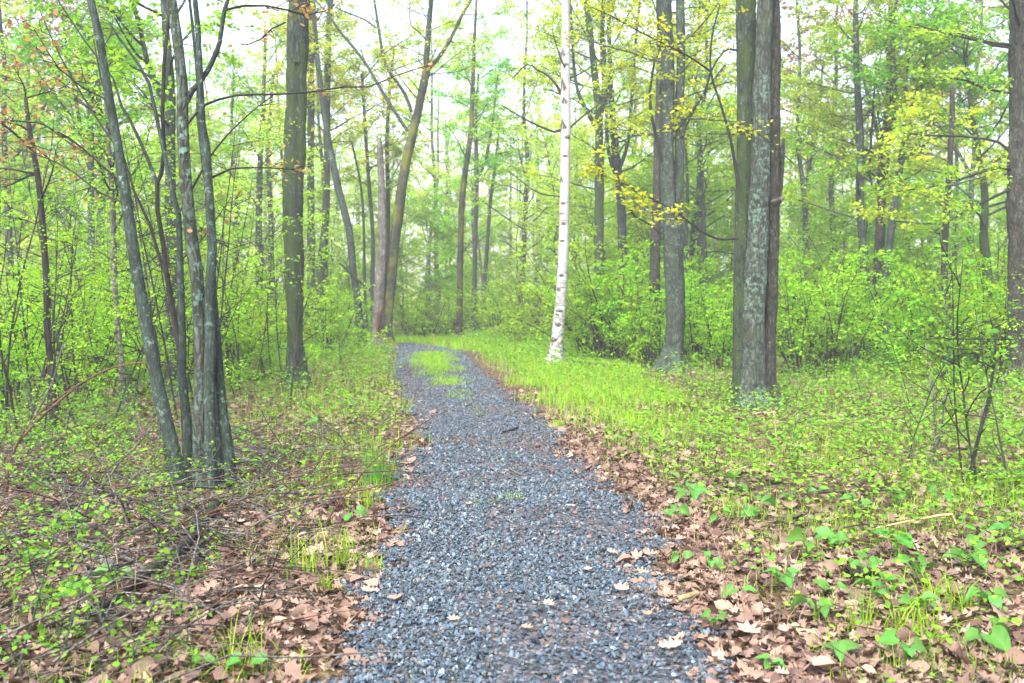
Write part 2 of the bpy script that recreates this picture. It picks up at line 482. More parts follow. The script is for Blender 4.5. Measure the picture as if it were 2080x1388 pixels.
def edges(y):
    j = .08 * np.sin(y * 3.1) + .06 * np.sin(y * 7.7 + 1) + .045 * np.sin(y * 17.3) + .03 * np.sin(y * 31)
    k = .08 * np.sin(y * 2.7 + 2) + .06 * np.sin(y * 8.3) + .045 * np.sin(y * 15.1 + 1) + .03 * np.sin(y * 29)
    return np.interp(y, PY, PL) + j, np.interp(y, PY, PR) + k


def on_path(x, y, grow=0.0):
    l, r = edges(y)
    a = (x > l - grow) & (x < r + grow) & (y < 29.5)
    b = np.zeros_like(a)
    for p, q in zip(SW[:-1], SW[1:]):
        d = q - p; t = np.clip(((x - p[0]) * d[0] + (y - p[1]) * d[1]) / (d @ d), 0, 1)
        b |= np.hypot(x - p[0] - t * d[0], y - p[1] - t * d[1]) < .9 + grow
    return a | b


def scatter(n, y0, y1, fn=None, power=1.0, xl=-.56, xr=.56, pad=.6):
    """points in the wedge of ground the lens sees; fn(x, y) -> chance of keeping"""
    y = (rng.uniform(y0 ** (2 / power), y1 ** (2 / power), n)) ** (power / 2)
    x = rng.uniform(0, 1, n) * ((xr - xl) * y + 2 * pad) + xl * y - pad
    if fn is not None:
        k = rng.uniform(0, 1, n) < fn(x, y)
        x, y = x[k], y[k]
    return x, y


def vnoise(x, y, s, seed=0):
    """smooth 0..1 patchiness"""
    a = np.sin(x * s * 1.0 + seed * 1.7) + np.sin(y * s * 1.13 + seed * 2.3) + np.sin((x + y) * s * .71 + seed) + np.sin((x - 1.6 * y) * s * .53 + seed * 3.1) + .6 * np.sin(x * s * 2.3 + y * s * 1.9 + seed)
    return np.clip(a / 6.5 + .5, 0, 1)


# ------------------------------------------------------------------ ground and path
def grid_mesh(xs, ys, zf):
    X, Y = np.meshgrid(xs, ys)
    Z = zf(X, Y)
    nx, ny = len(xs), len(ys)
    i = np.arange(ny - 1)[:, None] * nx; j = np.arange(nx - 1)[None]
    q = np.stack([i + j, i + j + 1, i + nx + j + 1, i + nx + j], -1).reshape(-1, 4)
    return np.stack([X, Y, Z], -1).reshape(-1, 3), q


xs = np.concatenate([[-400, -200, -100, -60], np.arange(-40, -8, 1.0), np.arange(-8, 8, .2), np.arange(8, 40.1, 1.0), [60, 100, 200, 400]])
ys = np.concatenate([[-60, -20], np.arange(-6, 16, .2), np.arange(16, 50, .8), [55, 65, 80, 100, 150, 250, 500]])
b = MB(); v, q = grid_mesh(xs, ys, hgt); b.add(v, None, q)
tag(b.build("ground", M['floor']), kind="structure")

b = MB()
yy = np.concatenate([np.arange(-3, 28.0, .12)])
l, r = edges(yy)
K = 22
U = np.linspace(0, 1, K)
X = l[:, None] * (1 - U) + r[:, None] * U; Y = np.repeat(yy[:, None], K, 1)
cl = (l + r) / 2
# swing
sp_, _ = resample(np.vstack([[cl[-1], yy[-1]], SW[1:]]) @ np.array([[1, 0, 0], [0, 1, 0]]), np.ones(5), .25)
tg = unit(np.gradient(sp_, axis=0)); nn = np.stack([tg[:, 1], -tg[:, 0]], -1)
X2 = sp_[1:, 0:1] + nn[1:, 0:1] * (U - .5) * 1.85; Y2 = sp_[1:, 1:2] + nn[1:, 1:2] * (U - .5) * 1.85
X = np.vstack([X, X2]); Y = np.vstack([Y, Y2])
Z = hgt(X, Y) + .012 + .012 * np.sin(np.pi * U)[None] - .012 * (np.exp(-((U - .25) / .1) ** 2) + np.exp(-((U - .77) / .1) ** 2))[None]
n1 = len(X)
i = np.arange(n1 - 1)[:, None] * K; j = np.arange(K - 1)[None]
b.add(np.stack([X, Y, Z], -1), None, np.stack([i + j, i + j + 1, i + K + j + 1, i + K + j], -1).reshape(-1, 4))
tag(b.build("path", M['bed']), kind="structure")

# loose stones: one mass of gravel
ICO_V = []
ph = (1 + 5 ** .5) / 2
for a_, b_ in ((1, ph), (-1, ph), (1, -ph), (-1, -ph)):
    ICO_V += [(a_, b_, 0), (0, a_, b_), (b_, 0, a_)]
ICO_V = unit(np.array(ICO_V))
# faces of the hull: every triple at edge distance
dm = np.linalg.norm(ICO_V[:, None] - ICO_V[None], axis=-1)
ICO_T = []
for a_ in range(12):
    for b_ in range(a_ + 1, 12):
        for c_ in range(b_ + 1, 12):
            if max(dm[a_, b_], dm[b_, c_], dm[a_, c_]) < 1.1:
                t = (a_, b_, c_)
                if np.dot(np.cross(ICO_V[b_] - ICO_V[a_], ICO_V[c_] - ICO_V[a_]), ICO_V[a_]) < 0: t = (a_, c_, b_)
                ICO_T.append(t)
ICO_T = np.array(ICO_T)


def stones(mb, x, y, size, lift):
    N = len(x)
    V = np.broadcast_to(ICO_V, (N, 12, 3)) * rng.uniform(.72, 1.12, (N, 12, 1))
    V = V * np.stack([rng.uniform(.8, 1.25, N), rng.uniform(.55, .95, N), rng.uniform(.45, .85, N)], -1)[:, None]
    a = rng.uniform(0, 6.28, N); tl = rng.normal(0, .42, (N, 2))
    ca, sa = np.cos(a)[:, None], np.sin(a)[:, None]
    xx = V[..., 0] * ca - V[..., 1] * sa; yy_ = V[..., 0] * sa + V[..., 1] * ca
    zz = V[..., 2] + xx * tl[:, :1] + yy_ * tl[:, 1:]
    V = np.stack([xx, yy_, zz], -1) * (size / 2)[:, None, None]
    l_, r_ = edges(y); u_ = np.clip((x - l_) / (r_ - l_), 0, 1)
    crown_ = .012 * np.sin(np.pi * u_) - .012 * (np.exp(-((u_ - .25) / .1) ** 2) + np.exp(-((u_ - .77) / .1) ** 2))
    V += np.stack([x, y, hgt(x, y) + .013 + crown_ + size * .12 + lift], -1)[:, None]
    mb.add(V.reshape(-1, 3), (ICO_T[None] + (np.arange(N) * 12)[:, None, None]).reshape(-1, 3))


def in_path(n, y0, y1, edge=0.0):
    y = rng.uniform(y0, y1, n); l, r = edges(y)
    u = rng.uniform(0, 1, n)
    return l - edge + u * (r - l + 2 * edge), y, u


gb = MB()
for y0, y1, n, smin, smax in ((3.0, 6.0, 17500, .017, .042), (6.0, 9.0, 14500, .018, .042), (9.0, 13.0, 11500, .018, .04), (13, 20, 9000, .022, .046), (20, 29, 5500, .028, .055)):
    x, y, u = in_path(n, y0, y1, .04)
    keep = rng.uniform(0, 1, n) < (1 - .15 * np.exp(-((u - .5) / .12) ** 2)) * np.clip(np.minimum(u, 1 - u) / .06 + .25, 0, 1) * np.clip(1.25 - .9 * (vnoise(x, y, 3.1, 4) > .6), 0, 1)
    x, y = x[keep], y[keep]
    s = smin * .8 + (smax * 1.15 - smin * .8) * rng.beta(1.3, 3.4, len(x))
    stones(gb, x, y, s, rng.uniform(-.002, .010, len(x)))
k = rng.integers(1, len(sp_) - 1, 3500); o_ = rng.uniform(-.92, .92, 3500)
stones(gb, sp_[k, 0] + nn[k, 0] * o_ + rng.normal(0, .1, 3500), sp_[k, 1] + nn[k, 1] * o_ + rng.normal(0, .1, 3500), rng.uniform(.03, .06, 3500), rng.uniform(0, .01, 3500))
go = gb.build("gravel", M['stone'], smooth=False)
tag(go, "blue grey crushed stone gravel strewn over the path", "gravel", kind="stuff")

# ------------------------------------------------------------------ trees
def stem_px(pts, d, lean=0.0, step=.22, ground=None, up=None):
    """pts: (x, y, width px) from the ground up; returns smooth centre line and radii. lean: metres of depth gained over the length"""
    k = len(pts)
    P3, R = [], []
    for i, (x, y, w) in enumerate(pts):
        dd = d + lean * (i / max(1, k - 1)) ** 1.3
        P3.append(P(x, y, dd)); R.append(w / 2 * dd / F)
    if ground is not None:
        p = P3[0].copy(); z = float(hgt(p[0], p[1])) - .12
        if p[2] > z + .25:
            q = p + (P3[0] - P3[1]) / max(1e-6, (P3[1] - P3[0])[2]) * (p[2] - z) * .6
            q[2] = z; P3.insert(0, q); R.insert(0, R[0] * 1.12)
        else:
            P3[0][2] = z
    if up:
        v = unit(P3[-1] - P3[-2]); 
        P3.append(P3[-1] + v * up * .5 + np.array([0, 0, .05])); R.append(R[-1] * .75)
        P3.append(P3[-1] + v * up * .5 + np.array([rng.normal(0, .15), rng.normal(0, .15), .1])); R.append(R[-1] * .5)
    return resample(P3, R, step)


def grow_branch(start, az, el, length, r0, n=7, bend=.25, wob=.12, r1=.003):
    """one curved limb"""
    d = np.array([math.cos(az) * math.cos(el), math.sin(az) * math.cos(el), math.sin(el)])
    pts = [np.asarray(start, float)]
    st = length / (n - 1)
    for i in range(n - 1):
        d = unit(d + np.array([0, 0, bend / n]) + rng.normal(0, wob, 3))
        pts.append(pts[-1] + d * st)
    t = np.linspace(0, 1, n)
    return np.array(pts), r0 * (1 - t) ** .8 + r1


class Crown:
    """gathers limbs, twigs and leaves of one plant"""

    def __init__(s):
        s.mb = MB(); s.lp, s.lf, s.ls = [], [], []

    def twig_leaves(s, pts, n, size, spread=.06, frm=.25):
        k = len(pts)
        t = (frm + (1 - frm) * rng.uniform(0, 1, n)) * (k - 1)
        i = np.minimum(t.astype(int), k - 2); fr = (t - i)[:, None]
        p = pts[i] * (1 - fr) + pts[i + 1] * fr
        d = unit(pts[i + 1] - pts[i])
        side = unit(np.cross(d, [0, 0, 1]) + 1e-6) * rng.choice([-1, 1], n)[:, None]
        f = unit(d * rng.uniform(.2, 1, (n, 1)) + side * rng.uniform(.3, 1.2, (n, 1)) + np.array([0, 0, -.25]) + rng.normal(0, .3, (n, 3)))
        s.lp.append(p + rng.normal(0, spread, (n, 3)) * np.array([1, 1, .6])); s.lf.append(f); s.ls.append(size * rng.uniform(.6, 1.25, n))

    def limb(s, pts, rad, ntw, tl, nleaf, size, sides=5, frm=.3, bend=.0, spread=.06, sub=0, own=None, el=(-.1, .6)):
        """the limb's own wood plus twigs along it carrying leaves"""
        tube(own or s.mb, pts, rad, sides, 0)
        k = len(pts)
        L = max(k - 1, 1)
        for a in range(ntw):
            t = (frm + (1 - frm) * (a + rng.uniform(.1, .9)) / ntw) * L
            i = min(int(t), k - 2)
            p = pts[i] * (1 - (t - i)) + pts[i + 1] * (t - i)
            d = pts[i + 1] - pts[i]
            az = math.atan2(d[1], d[0]) + rng.choice([-1, 1]) * rng.uniform(.35, 1.25)
            ln = tl * rng.uniform(.55, 1.2) * (1.15 - .55 * t / L)
            tp, tr = grow_branch(p, az, rng.uniform(*el), ln, min(rad[i] * .5, .003 + ln * .0035), 5, bend, .16, .0014)
            tube(s.mb, tp, tr, 3, 0, cap=False)
            s.twig_leaves(tp, nleaf, size, spread)
            for _ in range(sub):
                i2 = rng.integers(1, 4)
                tp2, tr2 = grow_branch(tp[i2], az + rng.choice([-1, 1]) * rng.uniform(.4, 1), rng.uniform(*el), ln * .5, .004, 4, bend, .18, .0015)
                tube(s.mb, tp2, tr2, 3, 0, cap=False)
                s.twig_leaves(tp2, max(2, nleaf // 2), size, spread)
        s.twig_leaves(pts[int(k * .6):], max(1, nleaf // 2), size, spread)

    def build(s, root, bark, leaf, tpl=L_RHOMB, name="crown", flat=.75):
        if s.lp:
            p = np.vstack(s.lp); f = np.vstack(s.lf); z = np.concatenate(s.ls)
            nrm = unit(np.array([0, 0, flat]) + rng.normal(0, .5, (len(p), 3)))
            leaves(s.mb, tpl, p, f, nrm, z, 1)
        return s.mb.build(name, [bark, leaf], root, smooth=True)


def dress(cr, stem, z0, z1, nb, bl, ntw=7, tl=.9, nleaf=14, size=.075, el=(.15, .8), sub=1, bend=.2, top=.55):
    """limbs all round a stem between two heights"""
    pts, rad = stem
    zz = pts[:, 2]
    for a in range(nb):
        z = z0 + (z1 - z0) * (a + rng.uniform(0, 1)) / nb
        if z > zz.max(): z = zz.max() - rng.uniform(0, .3)
        i = int(np.argmin(np.abs(zz - z)))
        ln = bl * rng.uniform(.6, 1.15) * (1 - top * (z - z0) / max(.1, z1 - z0))
        bp, br = grow_branch(pts[i], rng.uniform(0, 6.28), rng.uniform(*el), ln, min(rad[i] * .5, .009 * ln + .004), 7, bend, .13)
        cr.limb(bp, br, ntw, tl, nleaf, size, 5, .25, 0, .07, sub)


def part(root, name, pts, rad, mat, n=12, lump=.08, flare=None, parent=None, ridge=0.0):
    b = MB(); tube(b, pts, rad, n, 0, lump, flare, ridge=ridge)
    o = b.build(name, mat, None, origin=tuple(root.location))
    o.parent = parent or root
    o.location = (0, 0, 0)
    return o


def base_of(stem):
    p = stem[0][0]
    return (float(p[0]), float(p[1]), float(hgt(p[0], p[1])))


WATCH = []   # (x, y) of trunks, so that scattered things keep off them


def tree(label, stems, d, bark='bark', leaf='lime', crown=None, branches=(), lean=0.0, stemname="trunk", group=None, tpl=L_RHOMB, lump=.09, flare=.5, up=1.5, barks=None, cat="tree", name="tree", offs=None):
    """stems: list of picture point lists, the first ones reaching the ground"""
    S = []
    for k, s in enumerate(stems):
        dd = d + (offs[k] if offs else 0)
        S.append(stem_px(s, dd, lean, ground=True if s[0][1] > 640 else None, up=up if s[-1][1] < 30 else None))
    root = empty(name, base_of(S[0]), label, cat, group)
    WATCH.append((S[0][0][0, 0], S[0][0][0, 1], S[0][1][0] + .26))
    z0 = root.location.z
    for k, s in enumerate(S):
        n = 16 if s[1].max() > .1 else (10 if s[1].max() > .05 else 8)
        nm = stemname if s[0][0][2] < .3 else "limb"
        mt = barks[k] if barks else bark
        big = s[1].max() > .09 and d < 34 and mt != 'birch'
        if big:
            s_ = resample(s[0], s[1], .07); n = 44
        else: s_ = s
        part(root, nm, s_[0], s_[1], M[mt], n, lump, (z0, flare) if s[0][0][2] < .3 else None, ridge=.075 if big else (.04 if mt != 'birch' else 0))
    cr = Crown()
    for br in branches:
        opts = dict(ntw=6, tl=.6, nleaf=8, size=.07, sub=1, frm=.3)
        pts_, kw = br
        opts.update(kw)
        dd = opts.pop("d", d); ln = opts.pop("lean", 0.0)
        bp, brd = stem_px(pts_, dd, ln, .12)
        b = MB()
        cr.limb(bp, np.maximum(brd, .0025), sides=6, own=b, **opts)
        o = b.build("branch", M['twig'], None, origin=tuple(root.location)); o.parent = root; o.location = (0, 0, 0)
    for c in (crown or []):
        c = dict(c); i = c.pop("stem", 0)
        dress(cr, S[i], **c)
    if cr.lp:
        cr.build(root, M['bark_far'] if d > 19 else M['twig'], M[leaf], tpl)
    return root, S


# --- the clump of slim stems by the brushy side
BR = lambda *p, **k: (list(p), k)
ROOT_CLUMP, S1 = tree("clump of slim grey-green lichened stems rising from one root beside the twig pile", [
    [(408, 1010, 34), (407, 923, 31), (407, 824, 30), (409, 700, 29), (398, 555, 27), (388, 479, 26), (378, 378, 24), (371, 252, 23), (371, 177, 22), (363, 101, 20), (349, 0, 19)],
    [(368, 996, 34), (347, 898, 29), (327, 814, 28), (305, 700, 26), (282, 580, 24), (267, 479, 23), (252, 378, 21), (237, 282, 19), (222, 202, 18), (202, 76, 16), (184, 0, 14)],
    [(428, 1000, 26), (427, 900, 24), (426, 800, 23), (427, 700, 23), (426, 605, 21), (431, 504, 19), (425, 400, 17), (419, 300, 15), (411, 252, 13), (406, 150, 12), (402, 60, 11), (396, 0, 10)],
    [(462, 992, 24), (464, 923, 22), (451, 824, 19), (441, 700, 17), (434, 600, 13), (431, 520, 10)],
    [(392, 985, 22), (387, 938, 20), (380, 850, 18), (369, 760, 17), (371, 690, 15), (368, 610, 14), (366, 530, 13), (363, 439, 12), (350, 385, 10), (335, 320, 9), (323, 262, 8), (303, 170, 7), (282, 131, 6), (240, 75, 5), (222, 45, 4)],
    [(384, 990, 18), (374, 850, 14), (366, 720, 12), (348, 615, 11), (338, 555, 10), (333, 504, 10), (320, 429, 9), (319, 371, 9), (328, 353, 8), (333, 303, 8), (330, 227, 8), (333, 126, 7), (343, 30, 7), (347, 0, 6)],
    [(445, 1000, 20), (446, 900, 16), (440, 820, 14), (428, 740, 12), (420, 660, 9)],
    [(338, 560, 7), (323, 520, 7), (303, 454, 6), (272, 388, 5), (252, 323, 5), (230, 250, 4), (205, 160, 4), (190, 80, 3)],
    [(319, 371, 8), (295, 312, 7), (282, 282, 7), (262, 240, 6), (247, 217, 6), (230, 160, 4), (170, 80, 3), (130, 20, 3)],
    [(403, 175, 8), (402, 230, 9), (414, 330, 11), (422, 400, 12)][::-1] + [(395, 90, 7), (385, 0, 6)],
    [(376, 214, 12), (390, 185, 13), (403, 171, 12), (424, 141, 11), (440, 105, 11), (446, 86, 10), (456, 20, 9), (463, 0, 8)],
], 8.1, 'bark_smooth', 'copper', crown=[dict(stem=0, z0=4.2, z1=6, nb=5, bl=1.4, ntw=5, tl=.6, nleaf=5, size=.06), dict(stem=1, z0=4.0, z1=5.6, nb=4, bl=1.2, ntw=5, tl=.6, nleaf=5, size=.06)],
    branches=[
    BR((381, 252, 6), (400, 228, 6), (419, 212, 5.5), (479, 194, 5), (555, 192, 4.5), (630, 187, 4), (700, 177, 3.5), (747, 177, 3), (800, 155, 2.4), (845, 141, 2), (880, 128, 1.5), ntw=6, tl=.28, nleaf=5, frm=.5, size=.05, lean=.7, sub=0),
    BR((363, 434, 5), (388, 388, 5), (434, 308, 4.5), (484, 252, 3.5), (530, 212, 2.4), (560, 190, 2), ntw=3, tl=.5, nleaf=2, frm=.4, size=.05, lean=.5),
    BR((432, 360, 5), (469, 343, 4), (535, 341, 3), (600, 345, 2), ntw=5, tl=.3, nleaf=5, frm=.5, size=.05, lean=.3),
    BR((459, 20, 5), (494, 12, 5), (540, 12, 4), (580, 20, 3.5), (620, 32, 3), (670, 20, 2), ntw=7, tl=.3, nleaf=5, frm=.35, size=.05, lean=.4),
    BR((580, 46, 3), (553, 58, 3), (530, 80, 3), (500, 92, 2), ntw=3, tl=.3, nleaf=4, size=.06, lean=.3, d=8.4),
    BR((252, 378, 5), (200, 330, 4), (140, 280, 4), (80, 250, 3), (20, 245, 2.4), ntw=7, tl=.35, nleaf=5, frm=.3, size=.045, lean=-.3),
    BR((272, 420, 4), (200, 390, 4), (150, 350, 3), (90, 320, 2.5), (30, 300, 2), ntw=7, tl=.35, nleaf=5, frm=.3, size=.045, lean=.3),
    BR((222, 205, 4), (170, 180, 4), (120, 140, 3), (70, 60, 2.4), ntw=6, tl=.4, nleaf=4, frm=.3, size=.055, lean=-.2),
    BR((237, 300, 4), (180, 215, 4), (120, 110, 3), (80, 20, 2), ntw=5, tl=.4, nleaf=3, frm=.3, size=.055, lean=.5),
    BR((366, 530, 3), (400, 500, 3), (450, 430, 2), (470, 400, 1.5), ntw=3, tl=.3, nleaf=2, size=.05),
    ], stemname="stem", tpl=L_BEECH, lump=.07, flare=.35, offs=[0, -.15, -.05, .05, .22, .3, .3, .35, .3, .05, .02],
    barks=['bark_lich', 'bark_smooth', 'bark_smooth', 'bark_smooth', 'bark_smooth', 'twig', 'bark_smooth', 'twig', 'bark_smooth', 'bark_smooth', 'bark_smooth'], up=.8)

# --- single mossy trunk with a broken limb
R2, S2 = tree("stout single mossy trunk with a dead limb stub high up, set back from the path", [
    [(603, 800, 40), (601, 740, 37), (600, 700, 35), (599, 640, 35), (598, 504, 38), (596, 403, 41), (600, 300, 38), (602, 151, 39), (605, 60, 37), (607, 0, 35)],
    [(602, 128, 20), (597, 95, 27), (596, 60, 24), (598, 30, 15), (600, 10, 8)]],
    17.0, 'bark_moss', 'yellow', crown=[dict(z0=6.7, z1=8.6, nb=9, bl=2.4, ntw=6, tl=.9, nleaf=9, size=.08)], lump=.15, flare=.7, barks=['bark_moss', 'bark'], offs=[0, -.09])

# --- split tree leaning, dead snag in front of it
R4, S4 = tree("leaning split tree with golden moss and a broken dead snag, hollow at its foot", [
    [(783, 712, 30), (786, 640, 26), (793, 580, 22), (800, 504, 20), (813, 403, 19), (825, 328, 18), (843, 252, 17), (856, 192, 16), (866, 141, 15)],
    [(767, 712, 26), (769, 650, 26), (770, 605, 22), (777, 504, 17), (776, 429, 15), (774, 353, 13), (771, 300, 11), (771, 280, 7)],
    [(866, 141, 13), (866, 116, 12), (871, 50, 11), (876, 0, 10)],
    [(864, 145, 9), (888, 121, 9), (914, 81, 8), (939, 30, 7), (957, 0, 6)],
    [(828, 267, 8), (783, 197, 7), (737, 121, 6), (692, 66, 5), (667, 30, 4), (640, 0, 3)],
    [(836, 227, 7), (823, 192, 7), (783, 131, 6), (772, 76, 6), (760, 0, 5)],
    [(772, 600, 6), (745, 585, 5), (715, 558, 5), (690, 535, 4)],
    [(770, 62, 4), (740, 40, 4), (690, 20, 3), (660, 0, 3)]],
    30.0, 'bark_gold', 'yellow', barks=['bark_gold', 'dead', 'bark', 'bark_gold', 'bark', 'bark', 'twig', 'bark'], offs=[0, -.2, 0, 0, 0, .1, -.1, .1],
    crown=[dict(stem=2, z0=8.0, z1=11, nb=10, bl=2.6, ntw=7, tl=1.0, nleaf=14, size=.085), dict(stem=0, z0=6.5, z1=9, nb=6, bl=2.6, ntw=7, tl=1.0, nleaf=12, size=.085), dict(stem=4, z0=8, z1=11, nb=6, bl=2, ntw=5, tl=1, nleaf=6, size=.08),
           dict(stem=5, z0=8, z1=11, nb=4, bl=2, ntw=5, tl=1, nleaf=6, size=.08), dict(stem=3, z0=9, z1=11, nb=3, bl=1.6, ntw=5, tl=1, nleaf=6, size=.08)], up=2.5)
b = MB()
hp = [P(769, 690, 29.55), P(768, 660, 29.52), P(772, 635, 29.55), P(774, 622, 29.6)]
tube(b, *resample(hp, [.02, .06, .045, .015], .1), 8, 0, .25)
o = b.build("hollow", M['heart'], None, origin=tuple(R4.location)); o.parent = R4; o.location = (0, 0, 0)

# --- paper birch
R8, S8 = tree("white-barked birch with black scars standing at the edge of the grass strip", [
    [(1128, 742, 31), (1131, 700, 26), (1136, 650, 25), (1140, 605, 23), (1145, 504, 21), (1147, 403, 20), (1149, 252, 20), (1149, 101, 18), (1149, 0, 16)]],
    23.0, 'birch', 'lime', crown=[dict(z0=6.2, z1=10.5, nb=9, bl=2.0, ntw=6, tl=.8, nleaf=8, size=.06, el=(.0, .5))],
    branches=[BR((1139, 187, 7), (1128, 170, 6), (1111, 152, 5), (1090, 142, 4), (1071, 131, 3), (1040, 160, 2), ntw=5, tl=.5, nleaf=5, lean=.4, frm=.4),
              BR((1140, 265, 6), (1125, 268, 5), (1076, 247, 4), (1020, 215, 3), ntw=5, tl=.6, nleaf=8, lean=-.6, frm=.4),
              BR((1155, 262, 5), (1180, 240, 4), (1225, 205, 3), ntw=4, tl=.6, nleaf=9, lean=.6, frm=.3),
              BR((1143, 400, 3), (1090, 390, 3), (1030, 345, 2), ntw=4, tl=.6, nleaf=9, lean=.6, frm=.3)],
    lump=.03, flare=.5, up=3)
for (x, y, w, h) in ((1141, 172, 17, 26), (1141, 252, 15, 20), (1152, 280, 12, 8), (1138, 107, 10, 16), (1137, 365, 8, 14), (1142, 414, 8, 6), (1143, 455, 8, 7), (1141, 490, 9, 5), (1148, 133, 12, 5), (1144, 205, 11, 12), (1139, 560, 8, 7), (1134, 588, 9, 8), (1127, 640, 12, 9), (1131, 660, 12, 9), (1136, 632, 14, 5), (1124, 690, 14, 8), (1133, 705, 12, 7), (1146, 318, 8, 5), (1140, 435, 9, 4)):
    i = int(np.argmin(np.abs(S8[0][0][:, 2] - P(x, y, 23.)[2])))
    cpt, rr = S8[0][0][i], S8[0][1][i]
    px_c = CX + F * cpt[0] / cpt[1]
    a0 = math.asin(max(-.75, min(.75, (x - px_c) / F * 23. / rr)))
    hw = min(1.1, w / 2 / F * 23 / rr * 1.3); hz = h / 2 / F * 23
    ng = 9
    A = np.linspace(-1, 1, ng); Bz = np.linspace(-1, 1, 7)
    V = []
    for bz in Bz:
        ww = hw * math.sqrt(max(.03, 1 - bz * bz)) * rng.uniform(.75, 1.1)
        off = rng.normal(0, .06)
        for a in A:
            an = a0 + off + a * ww
            edge_ = 1 - max(abs(a), abs(bz)) ** 4
            R_ = rr * (1.0 + .07 * edge_)
            V.append((cpt[0] + math.sin(an) * R_, cpt[1] - math.cos(an) * R_, P(x, y, 23.)[2] + bz * hz * (.6 if h >= 12 else 1) + (hz * (.7 - 1.5 * abs(a)) if h >= 12 else hz * rng.normal(0, .18))))
    ii = np.arange(6)[:, None] * ng; jj = np.arange(ng - 1)[None]
    b = MB(); b.add(V, None, np.stack([ii + jj, ii + jj + 1, ii + ng + jj + 1, ii + ng + jj], -1).reshape(-1, 4))
    o = b.build("bark_scar", M['scar'], None, origin=tuple(R8.location)); o.parent = R8; o.location = (0, 0, 0)

# --- thick forked trunk behind the grass
YB = dict(ntw=9, tl=.8, nleaf=12, size=.085, frm=.15, sub=2)
R10, S10 = tree("thick grey trunk with a bowed foot, forking in two above the bushes", [
    [(1362, 762, 54), (1366, 730, 44), (1370, 700, 39), (1372, 650, 39), (1372, 605, 38), (1369, 554, 39), (1368, 504, 41), (1366, 454, 42)],
    [(1362, 462, 28), (1358, 400, 27), (1356, 303, 25), (1357, 202, 25), (1355, 101, 26), (1350, 0, 26)],
    [(1374, 462, 24), (1377, 400, 22), (1380, 353, 21), (1381, 202, 18), (1383, 101, 17), (1381, 0, 16)]],
    20.5, 'bark', 'yellow', barks=['bark', 'bark', 'bark'], offs=[0, 0, .1],
    crown=[dict(stem=1, z0=4.6, z1=8.5, nb=9, bl=2.6, ntw=8, tl=.9, nleaf=10, size=.085, el=(0, .5)), dict(stem=2, z0=4.6, z1=8.5, nb=6, bl=2.4, ntw=8, tl=.9, nleaf=10, size=.085, el=(0, .5))],
    branches=[BR((1383, 280, 8), (1400, 240, 7), (1430, 190, 6), (1475, 130, 4), lean=.5, **YB),
              BR((1350, 340, 8), (1335, 290, 7), (1320, 200, 6), (1330, 120, 5), lean=-.3, **YB),
              BR((1345, 475, 5), (1310, 450, 5), (1290, 440, 4), (1275, 415, 3), lean=-.3, ntw=4, tl=.5, nleaf=5)], flare=.6, up=2.5)

# --- three trunks together
R11, S11 = tree("three lichen-spotted grey trunks grown together in one stand by the low green plants", [
    [(1530, 826, 56), (1530, 790, 46), (1532, 700, 42), (1532, 605, 41), (1540, 454, 39), (1547, 303, 35), (1550, 151, 33), (1555, 0, 32)],
    [(1508, 800, 40), (1507, 700, 34), (1509, 555, 33), (1512, 454, 33), (1514, 303, 33), (1517, 151, 33), (1517, 0, 34)],
    [(1558, 800, 34), (1561, 700, 30), (1565, 605, 30), (1569, 454, 30), (1570, 353, 28), (1572, 202, 25), (1573, 60, 24), (1570, 0, 22)],
    [(1496, 790, 16), (1496, 700, 15), (1497, 555, 15), (1498, 480, 14), (1500, 380, 12), (1502, 250, 9), (1499, 100, 8), (1497, 0, 7)],
    [(1575, 430, 14), (1584, 380, 12), (1590, 300, 10), (1592, 282, 6)],
    ],
    14.4, 'bark', 'yellow', barks=['bark_lich', 'bark_moss', 'bark_rust', 'bark', 'bark_rust'], offs=[0, .25, .2, .5, .3],
    crown=[dict(stem=1, z0=5.9, z1=7.8, nb=5, bl=2.2, ntw=7, tl=.8, nleaf=9, size=.085), dict(stem=2, z0=5.9, z1=7.5, nb=4, bl=2.0, ntw=7, tl=.8, nleaf=9, size=.085)],
    branches=[
        BR((1500, 484, 6), (1470, 487, 5), (1454, 484, 5), (1425, 470, 4.4), (1403, 454, 4), (1378, 434, 3.4), (1340, 412, 3), (1260, 370, 2.4), (1190, 345, 1.8), lean=-.6, ntw=12, tl=.75, nleaf=16, size=.075, frm=.25, sub=2),
        BR((1500, 373, 8), (1492, 330, 7), (1484, 282, 6), (1464, 212, 5), (1444, 146, 4.6), (1446, 76, 3.6), (1462, 10, 3), lean=-.3, ntw=5, tl=.5, nleaf=5),
        BR((1444, 146, 5), (1415, 125, 4.4), (1383, 106, 4), (1302, 66, 3.4), (1240, 32, 2.6), (1202, 15, 2), lean=-.6, ntw=12, tl=.75, nleaf=14, size=.08, frm=.1, sub=2, d=14.1),
        BR((1500, 103, 5), (1480, 100, 5), (1469, 106, 4.5), (1455, 125, 4.2), (1444, 146, 4), ntw=3, tl=.3, nleaf=3),
        BR((1444, 146, 4.4), (1430, 190, 3.4), (1400, 235, 2.4), (1370, 270, 2), ntw=6, tl=.5, nleaf=10, size=.08, sub=1, d=14.1),
        BR((1484, 252, 4), (1510, 262, 3.6), (1534, 267, 3.4), (1575, 300, 2.8), (1612, 333, 2), ntw=3, tl=.3, nleaf=3, d=13.9),
        BR((1440, 272, 2.5), (1480, 273, 2.5), (1530, 275, 2), ntw=4, tl=.3, nleaf=6, d=13.9, size=.08)],
    flare=.55, up=1.5)
b = MB()
tube(b, *resample([P(1572, 412, 14.4), P(1582, 409, 14.2), P(1588, 404, 14.05)], [.05, .045, .035], .05), 8, 0, .1)
o = b.build("broken_stub", M['dead'], None, origin=tuple(R11.location)); o.parent = R11; o.location = (0, 0, 0)

